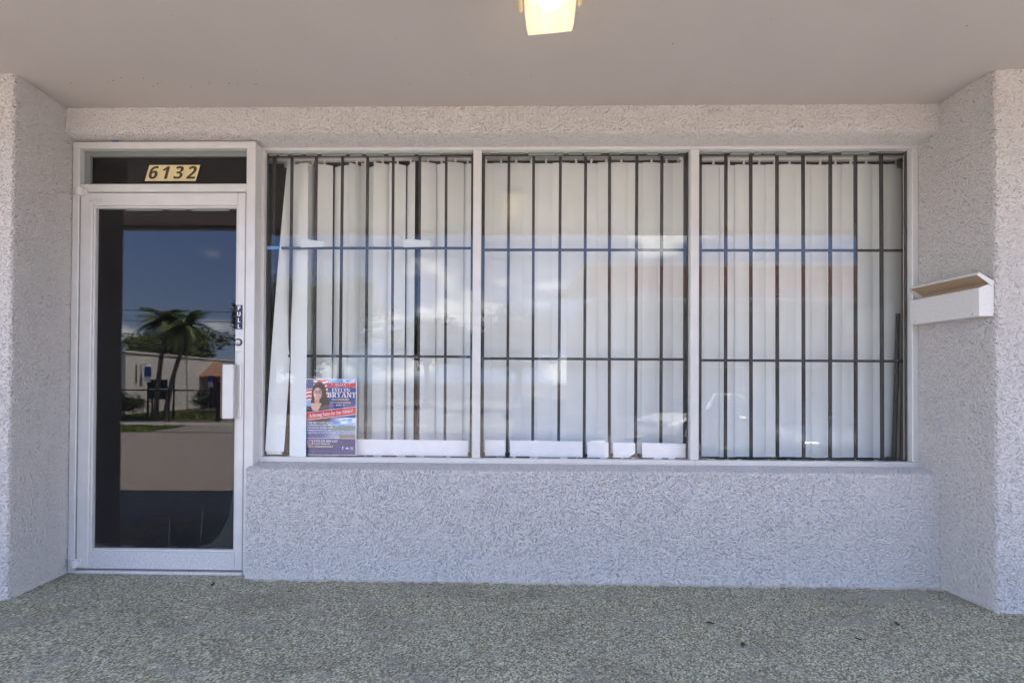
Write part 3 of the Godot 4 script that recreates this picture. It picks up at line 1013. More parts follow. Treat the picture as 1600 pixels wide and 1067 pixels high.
func poster() -> void:
	var w := 0.300
	var h := 0.446
	var p := thing("campaign_poster", Vector3(-0.8735, 0.662, -0.157), "red and blue election poster taped inside the window by the door", "poster")
	var q := QuadMesh.new()
	q.size = Vector2(w, h)
	var m := mat(1, 1, 1, 0.5)
	m.albedo_texture = poster_image()
	put(q, "print", m, p, Vector3(0, h * 0.5, 0))
	slab("paper", M.board, p, -w * 0.5, w * 0.5, 0, h, -0.0012, -0.0004)
	var serif := SystemFont.new()
	serif.font_names = PackedStringArray(["Droid Serif"])
	serif.font_weight = 700
	var ital := SystemFont.new()
	ital.font_names = PackedStringArray(["Droid Serif"])
	ital.font_weight = 700
	ital.font_italic = true
	var sans := SystemFont.new()
	sans.font_names = PackedStringArray(["Droid Sans"])
	sans.font_weight = 700
	var W: Material = M.white_print
	var gold := mat(0.82, 0.72, 0.35, 0.6)
	# [words, centre x in print pixels, centre y, cap height in pixels, width in pixels, font, colour, turn]
	var lines := [["* · ELECT · *", 206, 35, 14, 112, serif, W, 0.0], ["EVELYN", 207, 66, 22, 106, serif, W, 0.0], ["BRYANT", 212, 94, 30, 168, serif, W, 0.0],
		["FOR", 166, 121, 8, 22, sans, W, 0.0], ["SUNRISE", 218, 121, 11, 74, sans, gold, 0.0], ["CITY COMMISSIONER", 206, 138, 8, 120, sans, gold, 0.0], ["SEAT C", 204, 153, 10, 50, sans, W, 0.0],
		["A Strong Voice for Our Future!", 152, 201, 18, 258, ital, W, 0.124],
		["I will fight to make Sunrise", 87, 255, 8, 152, serif, W, 0.0], ["a safer place to live, work,", 87, 270, 8, 152, serif, W, 0.0], ["and raise our families, while", 87, 285, 8, 152, serif, W, 0.0],
		["keeping our taxes low, and", 81, 300, 8, 140, serif, W, 0.0], ["supporting our local businesses.", 95, 315, 8, 168, serif, W, 0.0],
		["EVELYN BRYANT", 120, 364, 12, 142, serif, W, 0.0], ["is your choice for", 98, 379, 8, 98, sans, W, 0.0], ["CITY COMMISSIONER", 88, 396, 10, 150, serif, gold, 0.0], ["f", 221, 404, 17, 9, sans, W, 0.0]]
	for l in lines:
		text(p, l[0], Vector3((l[1] - 150) * 0.001, h - l[2] * 0.001, 0.0006), l[3] * 0.001, l[6], l[5], l[4] * 0.001, 0.0, l[7])

# ------------------------------------------------------------------ mailbox
func mailbox() -> void:
	var mb := thing("mailbox", Vector3(XR, 1.428, 0.09), "white metal wall mailbox with raised lid on the pier", "mailbox")
	var z0 := -0.185
	var z1 := 0.19
	var d := -0.072
	# seen along z: wall at x = 0, front panel at x = d
	slab("front_panel", M.mail_white, mb, d, d + 0.002, 0, 0.137, z0, z1, 0.0008)
	slab("embossed_panel", M.mail_white, mb, d - 0.0016, d, 0.022, 0.116, 0.05, 0.155, 0.0015)
	slab("back_panel", M.mail_white, mb, -0.004, -0.001, 0, 0.163, z0, z1)
	slab("bottom_panel", M.mail_white, mb, d + 0.002, -0.004, 0, 0.002, z0, z1)
	for z in [z0, z1 - 0.002]:
		begin()
		prism(PackedVector2Array([Vector2(d + 0.002, 0.002), Vector2(-0.004, 0.002), Vector2(-0.004, 0.163), Vector2(d + 0.002, 0.137)]), z, z + 0.002)
		done("end_panel", M.mail_white, mb)
	slab("rusty_rim", M.rust, mb, -0.0062, -0.0042, 0.10, 0.163, z0 + 0.004, z1 - 0.004)
	begin()
	tube([Vector3(-0.006, 0.166, z0 + 0.01), Vector3(-0.006, 0.166, z1 - 0.01)], [0.003, 0.003], 8)
	done("hinge_pin", M.rust, mb)
	for z in [z0 + 0.03, z1 - 0.03]:
		begin()
		lathe(Vector3(d, 0.012, z), Vector3(-1, 0, 0), [Vector2(0.004, 0), Vector2(0.004, 0.001), Vector2(0.0025, 0.002), Vector2(0, 0.002)], 12)
		done("rivet", M.rust, mb)
	# lid hinged at the wall, standing up and out
	var lid := Node3D.new()
	lid.name = "lid"
	mb.add_child(lid)
	lid.position = Vector3(-0.005, 0.165, 0)
	lid.rotation.z = -0.55
	slab("lid_plate", M.mail_white, lid, -0.084, 0, 0.001, 0.0025, z0 - 0.002, z1 + 0.004)
	slab("rusty_underside", M.rust, lid, -0.083, -0.001, -0.0006, 0.0004, z0, z1)
	slab("front_flange", M.mail_white, lid, -0.086, -0.0842, -0.012, 0.0025, z0 - 0.002, z1 + 0.004)
	for z in [z0 - 0.004, z1 + 0.004]:
		begin()
		prism(PackedVector2Array([Vector2(-0.086, 0.0025), Vector2(-0.086, -0.014), Vector2(0.002, -0.022), Vector2(0.002, 0.0025)]), z, z + 0.002)
		done("side_flange", M.mail_white, lid)

# ------------------------------------------------------------------ light on the soffit
func ceiling_light() -> void:
	var l := thing("ceiling_light", Vector3(0.243, TOP, 0.945), "lit square glass ceiling light hanging from the canopy soffit", "ceiling light", "", -0.13)
	begin()
	cbox(Vector3(0, -0.012, 0), Vector3(0.27, 0.024, 0.27), 0.005)
	cbox(Vector3(0, -0.034, 0), Vector3(0.22, 0.02, 0.22), 0.004)
	done("base_plate", M.aluminium, l)
	# tapered lens with a rounded foot
	var rings := [[-0.045, 0.098], [-0.13, 0.094], [-0.195, 0.087], [-0.222, 0.080], [-0.228, 0.072]]
	begin()
	for i in rings.size() - 1:
		for k in 4:
			var a := Basis(Vector3.UP, k * PI / 2)
			var r0: float = rings[i][1]
			var r1: float = rings[i + 1][1]
			quad(a * Vector3(-r0, rings[i][0], r0), a * Vector3(r0, rings[i][0], r0), a * Vector3(r1, rings[i + 1][0], r1), a * Vector3(-r1, rings[i + 1][0], r1), a * Vector3(0, -0.2, 1))
	quad(Vector3(-0.072, -0.228, -0.072), Vector3(0.072, -0.228, -0.072), Vector3(0.072, -0.228, 0.072), Vector3(-0.072, -0.228, 0.072), Vector3.DOWN)
	quad(Vector3(-0.098, -0.045, -0.098), Vector3(0.098, -0.045, -0.098), Vector3(0.098, -0.045, 0.098), Vector3(-0.098, -0.045, 0.098), Vector3.UP)
	var lens := mat(0.86, 0.84, 0.77, 0.35)
	lens.emission_enabled = true
	lens.emission = Color(1.0, 0.95, 0.82)
	lens.emission_energy_multiplier = 0.055
	lens.transparency = BaseMaterial3D.TRANSPARENCY_ALPHA
	lens.albedo_color.a = 0.6
	lens.albedo_texture = noise_tex(0.02, Color(0.78, 0.76, 0.70), Color(1, 1, 1), 31, 128)
	lens.uv1_triplanar = true
	lens.uv1_scale = Vector3.ONE * 6.0
	done("light_lens", lens, l)
	for s in [-1, 1]:
		begin()
		cbox(Vector3(s * 0.108, -0.085, 0.0), Vector3(0.004, 0.10, 0.16), 0.001)
		cbox(Vector3(s * 0.116, -0.075, 0.0), Vector3(0.003, 0.08, 0.13), 0.001)
		cbox(Vector3(s * 0.109, -0.132, 0.0), Vector3(0.014, 0.004, 0.15), 0.001)
		done("side_bracket", M.brass, l)
	begin()
	lathe(Vector3(0, -0.045, 0), Vector3.DOWN, [Vector2(0.014, 0), Vector2(0.016, 0.03), Vector2(0.042, 0.055), Vector2(0.048, 0.095), Vector2(0.035, 0.13), Vector2(0, 0.145)], 16)
	var bulb := mat(0.9, 0.9, 0.85, 0.4)
	bulb.emission_enabled = true
	bulb.emission = Color(1.0, 0.92, 0.75)
	bulb.emission_energy_multiplier = 0.5
	done("bulb", bulb, l)
	var om := OmniLight3D.new()
	om.name = "ceiling_light_glow"
	om.light_color = Color(1.0, 0.86, 0.62)
	om.light_energy = 0.004
	om.light_size = 0.05
	om.omni_range = 12.0
	om.omni_attenuation = 2.0
	om.shadow_enabled = true
	l.add_child(om)
	om.position = Vector3(0, -0.12, 0)

func leaves_on_floor() -> void:
	var dark := mat(0.035, 0.028, 0.02, 0.8)
	var spots := [[1.90, 0.42, 0.016, "curled dark leaf on the pebbles near the right pier"], [1.05, 0.44, 0.018, "small dark leaf fragment on the pebbles before the apron"], [1.10, 0.62, 0.02, "flat dark leaf lying on pebbles farthest from the apron"],
		[-1.42, 0.10, 0.017, "small dark leaf on the pebbles in front of the door"], [-0.98, 0.17, 0.014, "tiny dark leaf by the apron foot beside the door"], [1.62, 0.56, 0.014, "tiny dark leaf between the other leaves on the pebbles"]]
	for s in spots:
		var o := thing("dry_leaf", Vector3(s[0], 0.0015, s[1]), s[3], "leaf", "dry leaves on the walkway", rng.randf() * TAU)
		begin()
		var r: float = s[2]
		var top := []
		for k in 9:
			var t := k / 8.0
			top.append([Vector3((t - 0.5) * 2 * r, 0.003 + 0.005 * t * t, 0), 0.45 * r * sin(PI * minf(t * 1.05, 1.0)) + 0.0006])
		for k in 8:
			var a: Vector3 = top[k][0]
			var b: Vector3 = top[k + 1][0]
			for sg in [-1.0, 1.0]:
				quad(a, b, b + Vector3(0, 0.004, sg * top[k + 1][1]), a + Vector3(0, 0.004, sg * top[k][1]), Vector3.UP)
		done("blade", dark, o)
		begin()
		tube([Vector3(-r, 0.003, 0), Vector3(-r * 1.35, 0.002, 0.002)], [0.0007, 0.0005], 5)
		done("stalk", dark, o)

# ------------------------------------------------------------------ across the road
func frond_mesh(length: float, droop: float, seed_: int) -> ArrayMesh:
	var r := RandomNumberGenerator.new()
	r.seed = seed_
	begin()
	var pts := []
	var n := 14
	for i in n + 1:
		var t := i / float(n)
		pts.append(Vector3(length * (t - 0.16 * droop * t * t), length * (0.42 * t - droop * 0.78 * t * t), 0))
	for i in range(1, n):
		var p: Vector3 = pts[i]
		var along: Vector3 = (pts[i + 1] - pts[i - 1]).normalized()
		var t := i / float(n)
		for sub in 3:
			var base := p + along * (sub - 1) * length / n * 0.33
			for sg in [-1.0, 1.0]:
				var ll := length * 0.34 * sin(PI * (0.18 + 0.78 * t)) * r.randf_range(0.8, 1.15)
				var tip: Vector3 = base + along * ll * 0.55 + Vector3(0, -ll * r.randf_range(0.35, 0.75), sg * ll * 0.72)
				var mid := base.lerp(tip, 0.45) + Vector3(0, ll * 0.10, 0)
				var wv := along * 0.022 * length * 0.6
				st.set_color(Color(0.055, 0.10, 0.022).lerp(Color(0.20, 0.22, 0.05), r.randf() * r.randf()))
				quad(base - wv, base + wv, mid + wv * 0.8, mid - wv * 0.8, Vector3.UP)
				tri(mid - wv * 0.8, mid + wv * 0.8, tip, Vector3.UP)
	st.set_color(Color(0.14, 0.15, 0.05))
	for i in n:
		var a: Vector3 = pts[i]
		var b: Vector3 = pts[i + 1]
		quad(a + Vector3(0, 0, 0.018), a - Vector3(0, 0, 0.018), b - Vector3(0, 0, 0.012), b + Vector3(0, 0, 0.012), Vector3.UP)
	return st.commit()

func palm(at: Vector3, crown: Vector3, label: String, seed_: int) -> void:
	var p := thing("palm_tree", at, label, "palm tree", "palms behind the fence")
	var c := crown - at
	begin()
	var pts := []
	var rr := []
	for i in 11:
		var t := i / 10.0
		pts.append(Vector3(c.x * t * (0.35 + 0.65 * t), c.y * t, c.z * t))
		rr.append(lerpf(0.115, 0.075, t) * (1.15 if i % 2 else 1.0) + (0.08 if i == 0 else 0.0))
	tube(pts, rr, 10)
	done("trunk", M.bark, p)
	begin()
	tube([c - Vector3(0, 0.15, 0), c + Vector3(0, 0.35, 0), c + Vector3(0, 0.75, 0)], [0.12, 0.10, 0.03], 8)
	var sheath := mat(0.13, 0.17, 0.05, 0.6)
	done("crownshaft", sheath, p)
	var r := RandomNumberGenerator.new()
	r.seed = seed_
	var kinds := [frond_mesh(1.4, 0.95, seed_), frond_mesh(1.35, 1.35, seed_ + 1), frond_mesh(1.3, 1.8, seed_ + 2)]
	for i in 24:
		var f := put(kinds[i % 3], "frond", M.leaf, p, c + Vector3(0, 0.35 + 0.3 * r.randf(), 0))
		f.transform.basis = Basis(Vector3.UP, i * 2.4 + r.randf() * 0.5) * Basis(Vector3(0, 0, 1), [0.85, 0.35, 0.0][i % 3] + r.randf_range(-0.25, 0.25))

func foliage(size: Vector3, leaves: int, leaf: float, seed_: int, dark: Color, light: Color, clumps := 26) -> ArrayMesh:
	var r := RandomNumberGenerator.new()
	r.seed = seed_
	begin()
	var cl := []
	for i in clumps:
		var d := Vector3(r.randfn(), r.randfn() * 0.8 + 0.15, r.randfn()).normalized() * pow(r.randf(), 0.45)
		cl.append([d * size * 0.5 * 0.78, r.randf_range(0.16, 0.30)])
	for i in leaves:
		var k: Array = cl[r.randi() % cl.size()]
		var d := Vector3(r.randfn(), r.randfn() * 0.75, r.randfn()).normalized() * pow(r.randf(), 0.4)
		var p: Vector3 = k[0] + d * size * k[1]
		var u := Vector3(r.randfn(), r.randfn() * 0.5, r.randfn()).normalized()
		var w := u.cross(Vector3(r.randfn(), r.randfn(), r.randfn()).normalized()).normalized()
		var l := leaf * r.randf_range(0.6, 1.4)
		st.set_color(dark.lerp(light, r.randf()))
		quad(p - u * l, p + w * l * 0.45, p + u * l, p - w * l * 0.45, Vector3(0, 1, 0))
	return st.commit()

func tree(at: Vector3, height: float, spread: float, crown: float, label: String, seed_: int, dark: Color, light: Color) -> void:
	var t := thing("leafy_tree", at, label, "tree", "trees across the road")
	var r := RandomNumberGenerator.new()
	r.seed = seed_
	begin()
	var top := height - crown * 0.45
	tube([Vector3(0, -0.1, 0), Vector3(0.1, top * 0.4, 0.05), Vector3(-0.05, top * 0.75, 0), Vector3(0, top, 0.05)], [0.28, 0.2, 0.16, 0.06], 9)
	done("trunk", M.bark, t)
	for i in 6:
		var a := i * 1.05 + r.randf()
		var s := Vector3(0, top * r.randf_range(0.5, 0.75), 0)
		var e := Vector3(cos(a) * spread * 0.36, height - crown * r.randf_range(0.3, 0.65), sin(a) * spread * 0.36)
		begin()
		tube([s, s.lerp(e, 0.5) + Vector3(0, -0.15, 0), e], [0.11, 0.07, 0.03], 7)
		done("limb", M.bark, t)
	put(foliage(Vector3(spread, crown, spread), 5200, 0.15, seed_, dark, light), "crown", M.leaf, t, Vector3(0, height - crown * 0.5, 0))

func across_the_road() -> void:
	var g := -0.7
	# white building, its long side facing the drive
	var b := thing("white_building", Vector3(-18.6, g, 22.3), "low white stucco building with pale tiled porch beyond the fence", "building")
	begin()
	lim(-8, 0, 0, 3.25, 0, 11)
	done("wall", M.white_wall, b)
	slab("parapet", M.white_wall, b, -8.06, 0.06, 3.252, 3.36, -0.06, 11.06, 0.01)
	var lamp := slab("wall_lamp", M.chrome, b, 0.002, 0.35, 2.62, 2.70, 1.1, 1.2, 0.01)
	begin()
	lathe(Vector3(0.34, 2.62, 1.15), Vector3.DOWN, [Vector2(0.0, -0.05), Vector2(0.11, 0.0), Vector2(0.14, 0.16), Vector2(0.0, 0.2)], 14)
	done("lamp_shade", M.plastic, lamp)
	slab("conduit", M.bark, b, 0.002, 0.06, 1.7, 2.65, 0.72, 0.78)
	# porch on the drive side
	var porch := Node3D.new()
	porch.name = "porch"
	b.add_child(porch)
	porch.position = Vector3(0, 0, 7.0)
	slab("post", M.orange, porch, 1.35, 1.6, 0, 1.98, 0.05, 0.3, 0.01)
	slab("post", M.orange, porch, 1.35, 1.6, 0, 1.98, 2.7, 2.95, 0.01)
	slab("beam", M.orange, porch, 0.0, 1.7, 1.981, 2.12, -0.05, 3.05, 0.01)
	slab("entry_door", M.red, porch, 0.003, 0.05, 0, 1.95, 0.9, 1.9, 0.01)
	for s in 7:
		begin()
		var y0 := 2.13 + s * 0.15
		var k0 := s / 7.0
		var k1 := (s + 1) / 7.0 - 0.02
		quad(Vector3(1.95 * (1 - k0), y0, -0.3 + 1.8 * k0), Vector3(1.95 * (1 - k0), y0, 3.3 - 1.8 * k0), Vector3(1.95 * (1 - k1), y0 + 0.16, 3.3 - 1.8 * k1), Vector3(1.95 * (1 - k1), y0 + 0.16, -0.3 + 1.8 * k1), Vector3(1, 1, 0))
		quad(Vector3(1.95 * (1 - k0), y0, -0.3 + 1.8 * k0), Vector3(0, y0, -0.3 + 1.8 * k0), Vector3(0, y0 + 0.16, -0.3 + 1.8 * k1), Vector3(1.95 * (1 - k1), y0 + 0.16, -0.3 + 1.8 * k1), Vector3(0, 1, -1))
		quad(Vector3(1.95 * (1 - k0), y0, 3.3 - 1.8 * k0), Vector3(0, y0, 3.3 - 1.8 * k0), Vector3(0, y0 + 0.16, 3.3 - 1.8 * k1), Vector3(1.95 * (1 - k1), y0 + 0.16, 3.3 - 1.8 * k1), Vector3(0, 1, 1))
		done("tile_course", M.tile_pale, porch)
	# palms
	palm(Vector3(-14.95, g, 19.3), Vector3(-14.55, 3.25, 19.3), "palm with upright curved trunk behind the fence", 101)
	palm(Vector3(-14.55, g, 19.4), Vector3(-13.65, 2.95, 19.4), "palm leaning away from its neighbour behind the fence", 205)
	# hedge
	var hd := thing("hedge", Vector3(-17.9, g, 21.2), "clipped dark green hedge before the white building", "hedge")
	put(foliage(Vector3(2.6, 1.25, 1.0), 2600, 0.06, 77, Color(0.02, 0.045, 0.012), Color(0.06, 0.09, 0.03), 60), "foliage", M.leaf, hd, Vector3(0, 0.62, 0))
	begin()
	for k in 5:
		tube([Vector3(-1 + 0.5 * k, 0, 0), Vector3(-0.95 + 0.5 * k, 0.9, 0.05)], [0.03, 0.015], 6)
	done("stem", M.bark, hd)
	var sh := thing("round_shrub", Vector3(-17.5, g, 27.6), "rounded dark shrub at the foot of the tiled porch", "shrub")
	put(foliage(Vector3(1.3, 1.2, 1.3), 1500, 0.06, 78, Color(0.02, 0.045, 0.012), Color(0.06, 0.09, 0.03), 30), "foliage", M.leaf, sh, Vector3(0, 0.6, 0))
	begin()
	tube([Vector3(0, 0, 0), Vector3(0.05, 0.7, 0)], [0.04, 0.02], 6)
	done("stem", M.bark, sh)
	# fence
	var f := thing("wire_fence", Vector3(-20, g, 18.1), "thin dark wire fence with top rail along the pavement", "fence")
	for k in 5:
		begin()
		tube([Vector3(k * 2.15, -0.05, 0), Vector3(k * 2.15, 1.42, 0)], [0.035, 0.03], 8)
		done("post", M.fence, f)
	begin()
	tube([Vector3(0, 1.38, 0), Vector3(8.6, 1.38, 0)], [0.028, 0.028], 8)
	done("top_rail", M.fence, f)
	begin()
	for k in 116:
		for s in [-1.0, 1.0]:
			var x := -0.7 + k * 0.08
			var a := Vector3(x, 0.04, 0)
			var e := Vector3(x + s * 0.66, 1.36, 0)
			var wv := Vector3(0.0015, 0, 0)
			if minf(a.x, e.x) >= 0.0 and maxf(a.x, e.x) <= 8.6:
				quad(a - wv, a + wv, e + wv, e - wv, Vector3(0, 0, -1))
	done("wire_mesh", M.fence, f).set_meta("kind", "stuff")
	var gt := thing("iron_gate", Vector3(-11.3, g, 18.2), "black iron gate with pickets where the wire fence ends", "gate")
	for k in 10:
		slab("picket", M.fence, gt, k * 0.14, k * 0.14 + 0.03, 0.05, 1.5, -0.015, 0.015)
	for y in [0.2, 1.35]:
		slab("gate_rail", M.fence, gt, -0.05, 1.32, y, y + 0.05, 0.0155, 0.05)
	slab("gate_post", M.fence, gt, -0.22, -0.055, 0, 1.75, -0.07, 0.07, 0.01)
	# signs
	var sg := thing("parking_sign", Vector3(-15.75, g, 19.9), "blue and white parking sign on a post beside palms", "sign")
	slab("post", M.fence, sg, -0.03, 0.03, 0, 2.35, 0.0, 0.05)
	slab("sign_face", M.blue, sg, -0.16, 0.16, 1.98, 2.45, -0.02, -0.002, 0.004)
	slab("sign_panel", M.white_print, sg, -0.15, 0.15, 1.72, 1.975, -0.02, -0.002, 0.004)
	var bd := thing("notice_board", Vector3(-15.35, g, 20.3), "black notice board with white line on posts beside palms", "board")
	for x in [-0.5, 0.55]:
		slab("post", M.fence, bd, x, x + 0.06, 0, 1.85, 0.0, 0.06)
	slab("board_panel", M.black, bd, -0.62, 0.3, 1.40, 1.85, -0.03, -0.002, 0.005)
	slab("board_panel", M.black, bd, -0.62, 0.3, 0.90, 1.33, -0.03, -0.002, 0.005)
	slab("white_line", M.white_print, bd, -0.6, 0.28, 1.345, 1.385, -0.028, -0.004)
	var s2 := thing("parking_sign", Vector3(-15.6, g, 25.0), "blue and white parking sign on a post by the porch", "sign")
	slab("post", M.fence, s2, -0.03, 0.03, 0, 2.0, 0.0, 0.05)
	slab("sign_face", M.blue, s2, -0.15, 0.15, 1.75, 2.1, -0.02, -0.002, 0.004)
	slab("sign_panel", M.white_print, s2, -0.15, 0.15, 1.45, 1.745, -0.02, -0.002, 0.004)
	# trees
	var dk := Color(0.035, 0.06, 0.015)
	var lt := Color(0.12, 0.14, 0.035)
	tree(Vector3(-12.4, g, 25.5), 8.2, 4.2, 5.4, "tall olive green tree nearest the gate across the road", 301, dk, lt)
	tree(Vector3(-8.2, g, 25.0), 8.3, 5.4, 5.2, "broad yellowish tree across road opposite the poster", 302, dk, Color(0.17, 0.17, 0.04))
	tree(Vector3(-3.8, g, 31.0), 6.8, 6.4, 4.6, "low spreading tree across the road opposite left mullion", 303, dk, lt)
	tree(Vector3(2.3, g, 27.0), 6.9, 6.0, 4.6, "rounded green tree across the road opposite the middle pane", 304, dk, lt)
	tree(Vector3(-24.5, g, 36.0), 6.4, 7.5, 3.6, "dark tree showing over the white building's roof", 305, dk, lt)
	tree(Vector3(-15.5, g, 38.0), 6.6, 6.5, 3.6, "dark tree showing behind the palms' crowns", 306, dk, lt)
	tree(Vector3(-12.4, g, 30.5), 4.9, 3.6, 3.0, "small dense tree standing by the tiled porch", 307, dk, lt)
	# shopping wing with a tiled mansard
	var w := thing("tiled_building", Vector3(4.7, g, 16.3), "pale commercial building with a red tiled mansard roof", "building")
	slab("wall", M.tan_wall, w, 0.3, 16, 0, 5.25, 2.6, 9.0)
	for k in 9:
		begin()
		var y0 := 5.15 + k * 0.165
		var zz := -0.3 + k * 0.13
		cbox(Vector3(8, y0 + 0.09, zz + 0.1), Vector3(16.6, 0.06, 0.3), 0.02, Transform3D(Basis.IDENTITY, Vector3.ZERO))
		cbox(Vector3(8, y0 + 0.03, zz + 0.14), Vector3(16.5, 0.1, 0.2), 0.01)
		done("tile_course", M.tile, w)
	slab("gutter", M.white_wall, w, -0.35, 16.4, 4.98, 5.14, -0.35, 2.59, 0.01)
	slab("ridge_cap", M.white_wall, w, -0.3, 16.3, 6.64, 6.78, 0.85, 8.8, 0.01)
	for k in 5:
		slab("column", M.tan_wall, w, 0.2 + k * 3.6, 0.6 + k * 3.6, 0, 4.978, -0.2, 0.2, 0.02)
	for k in 4:
		var fr := slab("shop_front", M.aluminium, w, 0.95 + k * 3.6, 3.45 + k * 3.6, 0.1, 2.6, 2.55, 2.598, 0.01)
		slab("pane", M.car_glass, fr, 1.05 + k * 3.6, 3.35 + k * 3.6, 0.35, 2.5, 2.54, 2.549)
	# overhead wires
	for x in [-31.0, 22.0]:
		var up := thing("utility_pole", Vector3(x, g, 27.5), "tall wooden utility pole carrying wires, " + ("far beyond the white building" if x < 0 else "behind the tiled building"), "utility pole", "utility poles")
		begin()
		tube([Vector3(0, 0, 0), Vector3(0, 8.2, 0)], [0.16, 0.11], 10)
		done("pole", M.bark, up)
		slab("cross_arm", M.bark, up, -0.06, 0.06, 6.7, 6.82, -1.0, 1.0, 0.01)
	var hs := [["highest", 6.4], ["second", 5.75], ["third", 4.9], ["lowest", 4.3]]
	for h in hs:
		var wire := thing("overhead_wire", Vector3(-31.0, g, 27.5), "thin dark overhead wire across the sky, the %s of four" % h[0], "wire", "overhead wires")
		begin()
		var pts := []
		var rr := []
		for k in 13:
			var t := k / 12.0
			pts.append(Vector3(53.0 * t, h[1] - 1.2 * t * (1 - t), 0))
			rr.append(0.018)
		tube(pts, rr, 5)
		done("cable", M.rubber, wire)

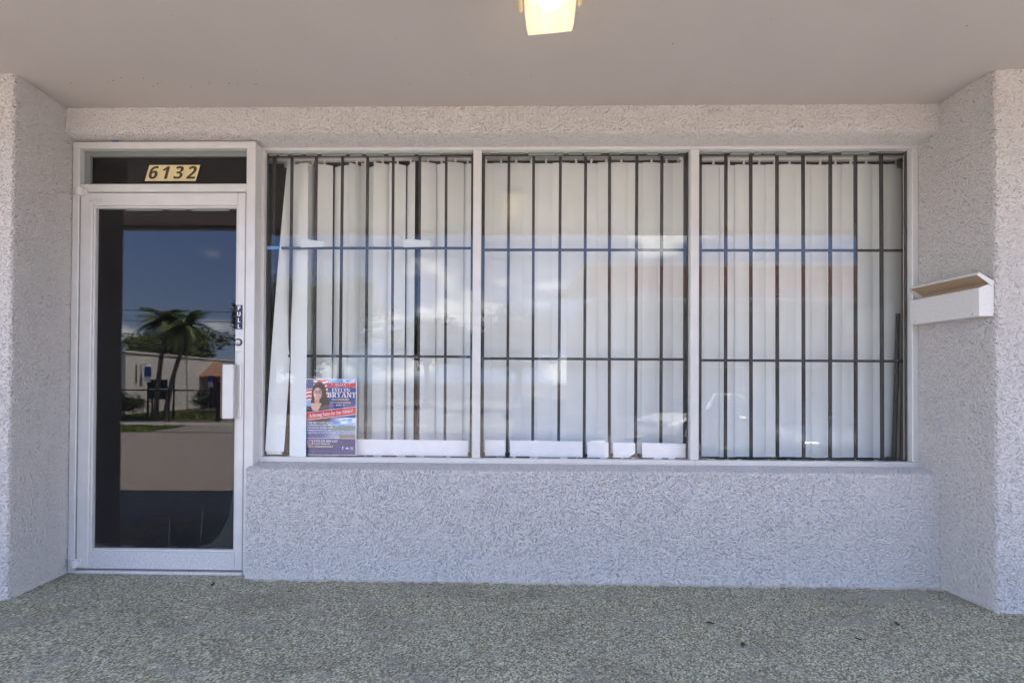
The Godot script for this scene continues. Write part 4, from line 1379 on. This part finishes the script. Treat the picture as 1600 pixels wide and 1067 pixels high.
# ------------------------------------------------------------------ parked cars
func car(at: Vector3, turn: float, label: String, paint: StandardMaterial3D, tall: float) -> void:
	var c := thing("parked_car", at, label, "car", "parked cars", turn)
	# nose at -z; outline of the side, swept across with tumblehome
	var L := 4.6
	var stations := 33
	var hood := func(t: float) -> float: # height of the lower body
		return lerpf(0.62, 0.86, smoothstep(0.0, 0.28, t)) + 0.06 * smoothstep(0.3, 0.8, t) - 0.10 * smoothstep(0.92, 1.0, t)
	var half := func(t: float) -> float:
		return 0.90 - 0.20 * pow(absf(t - 0.5) * 2.0, 5.0)
	begin()
	var prev := []
	for i in stations:
		var t := i / float(stations - 1)
		var z := (t - 0.5) * L
		var hw: float = half.call(t)
		var top: float = hood.call(t)
		var low := 0.24 + 0.08 * pow(absf(t - 0.5) * 2.0, 6.0)
		for wz in [0.19, 0.80]:
			var dz: float = absf(t - wz) * L
			if dz < 0.37:
				low = maxf(low, 0.33 + sqrt(0.37 * 0.37 - dz * dz) * 0.95)
		var ring := [Vector3(-hw * 0.93, low, z), Vector3(-hw, lerpf(low, top, 0.45), z), Vector3(-hw * 0.985, top - 0.10, z), Vector3(-hw * 0.90, top - 0.015, z), Vector3(-hw * 0.45, top + 0.02, z), Vector3(0, top + 0.03, z),
			Vector3(hw * 0.45, top + 0.02, z), Vector3(hw * 0.90, top - 0.015, z), Vector3(hw * 0.985, top - 0.10, z), Vector3(hw, lerpf(low, top, 0.45), z), Vector3(hw * 0.93, low, z)]
		if prev.size():
			for k in ring.size() - 1:
				var mid: Vector3 = (ring[k] + prev[k + 1]) * 0.5
				quad(prev[k], prev[k + 1], ring[k + 1], ring[k], mid - Vector3(0, 0.45, mid.z))
			quad(prev[0], ring[0], ring[10], prev[10], Vector3.DOWN)
		else:
			for k in range(1, ring.size() - 1):
				tri(ring[0], ring[k], ring[k + 1], Vector3(0, 0, -1))
		prev = ring
	for k in range(1, prev.size() - 1):
		tri(prev[0], prev[k], prev[k + 1], Vector3(0, 0, 1))
	done("body", paint, c)
	# greenhouse
	var base := [[-0.85, 0.80, 0.88], [-0.15, 0.62, tall], [1.0, 0.60, tall - 0.02], [1.85, 0.74, 0.92]]
	begin()
	for i in 3:
		var a: Array = base[i]
		var b: Array = base[i + 1]
		quad(Vector3(-a[1], a[2], a[0]), Vector3(a[1], a[2], a[0]), Vector3(b[1], b[2], b[0]), Vector3(-b[1], b[2], b[0]), Vector3(0, 1, 0))
		for s in [-1.0, 1.0]:
			quad(Vector3(s * a[1], a[2], a[0]), Vector3(s * b[1], b[2], b[0]), Vector3(s * 0.84, 0.86, b[0]), Vector3(s * 0.84, 0.86, a[0]), Vector3(s, 0.2, 0))
	done("cabin", paint, c)
	begin()
	quad(Vector3(-0.79, 0.885, -0.845), Vector3(0.79, 0.885, -0.845), Vector3(0.615, tall - 0.006, -0.156), Vector3(-0.615, tall - 0.006, -0.156), Vector3(0, 1, -1))
	var glass := done("windscreen", M.car_glass, c)
	glass.position = Vector3(0, 0.006, -0.008)
	begin()
	quad(Vector3(-0.73, 0.925, 1.845), Vector3(0.73, 0.925, 1.845), Vector3(0.595, tall - 0.026, 1.006), Vector3(-0.595, tall - 0.026, 1.006), Vector3(0, 1, 1))
	done("rear_window", M.car_glass, c).position = Vector3(0, 0.006, 0.008)
	for s in [-1.0, 1.0]:
		for q in [[-0.62, -0.12, 0.42], [0.48, 0.95, 1.6]]:
			begin()
			var ht := tall - 0.06
			var e := 0.0 if q[0] < 0 else 1.0
			quad(Vector3(s * 0.83, 0.90, q[0]), Vector3(s * 0.635, ht, lerpf(q[1], q[0], e)), Vector3(s * 0.625, ht, lerpf(q[2], q[1], e)), Vector3(s * 0.825, 0.90, q[2]), Vector3(s, 0.3, 0))
			done("side_window", M.car_glass, c).position = Vector3(s * 0.012, 0.003, 0)
		var mi := slab("door_mirror", paint, c, s * 0.86, s * 1.04, 0.90, 1.02, -0.62, -0.50, 0.025)
		mi.set_meta("label", "door mirror")
		slab("headlight", M.chrome, c, s * 0.46, s * 0.76, 0.57, 0.68, -2.30, -2.10, 0.03)
		slab("tail_light", M.lamp_red, c, s * 0.46, s * 0.78, 0.66, 0.80, 2.12, 2.30, 0.03)
		slab("door_handle", M.chrome, c, s * 0.895, s * 0.915, 0.74, 0.765, 0.15, 0.33, 0.006)
		for z in [(0.19 - 0.5) * L, (0.80 - 0.5) * L]:
			begin()
			var ax := Vector3(s, 0, 0)
			lathe(Vector3(s * 0.66, 0.32, z), ax, [Vector2(0.21, 0.0), Vector2(0.30, 0.0), Vector2(0.32, 0.03), Vector2(0.32, 0.17), Vector2(0.30, 0.20), Vector2(0.21, 0.20), Vector2(0.20, 0.17)], 22)
			var ty := done("wheel", M.rubber, c)
			begin()
			lathe(Vector3(s * 0.66, 0.32, z), ax, [Vector2(0.205, 0.02), Vector2(0.205, 0.18), Vector2(0.17, 0.16), Vector2(0.07, 0.18), Vector2(0, 0.185)], 22)
			done("rim", M.chrome, ty)
	slab("grille", M.black, c, -0.42, 0.42, 0.48, 0.62, -2.31, -2.2, 0.02)
	slab("number_plate", M.white_print, c, -0.2, 0.2, 0.50, 0.62, 2.26, 2.305, 0.004)

func cars() -> void:
	var dark := mat(0.02, 0.03, 0.045, 0.25)
	dark.clearcoat_enabled = true
	dark.clearcoat = 1.0
	dark.clearcoat_roughness = 0.05
	var silver := mat(0.12, 0.14, 0.16, 0.3)
	silver.clearcoat_enabled = true
	silver.clearcoat = 1.0
	silver.clearcoat_roughness = 0.05
	var white := mat(0.72, 0.72, 0.72, 0.3)
	white.clearcoat_enabled = true
	white.clearcoat = 1.0
	white.clearcoat_roughness = 0.05
	car(Vector3(1.55, lot_y(8.0) + 0.0, 8.2), 0.0, "dark blue sedan parked facing the shop window", dark, 1.36)
	car(Vector3(6.6, lot_y(8.0), 8.2), 0.0, "grey sedan parked facing shop, beside the dark blue one", silver, 1.36)
	car(Vector3(7.2, lot_y(13.0), 13.0), 1.15, "white car parked at an angle in front of the tiled building", white, 1.5)
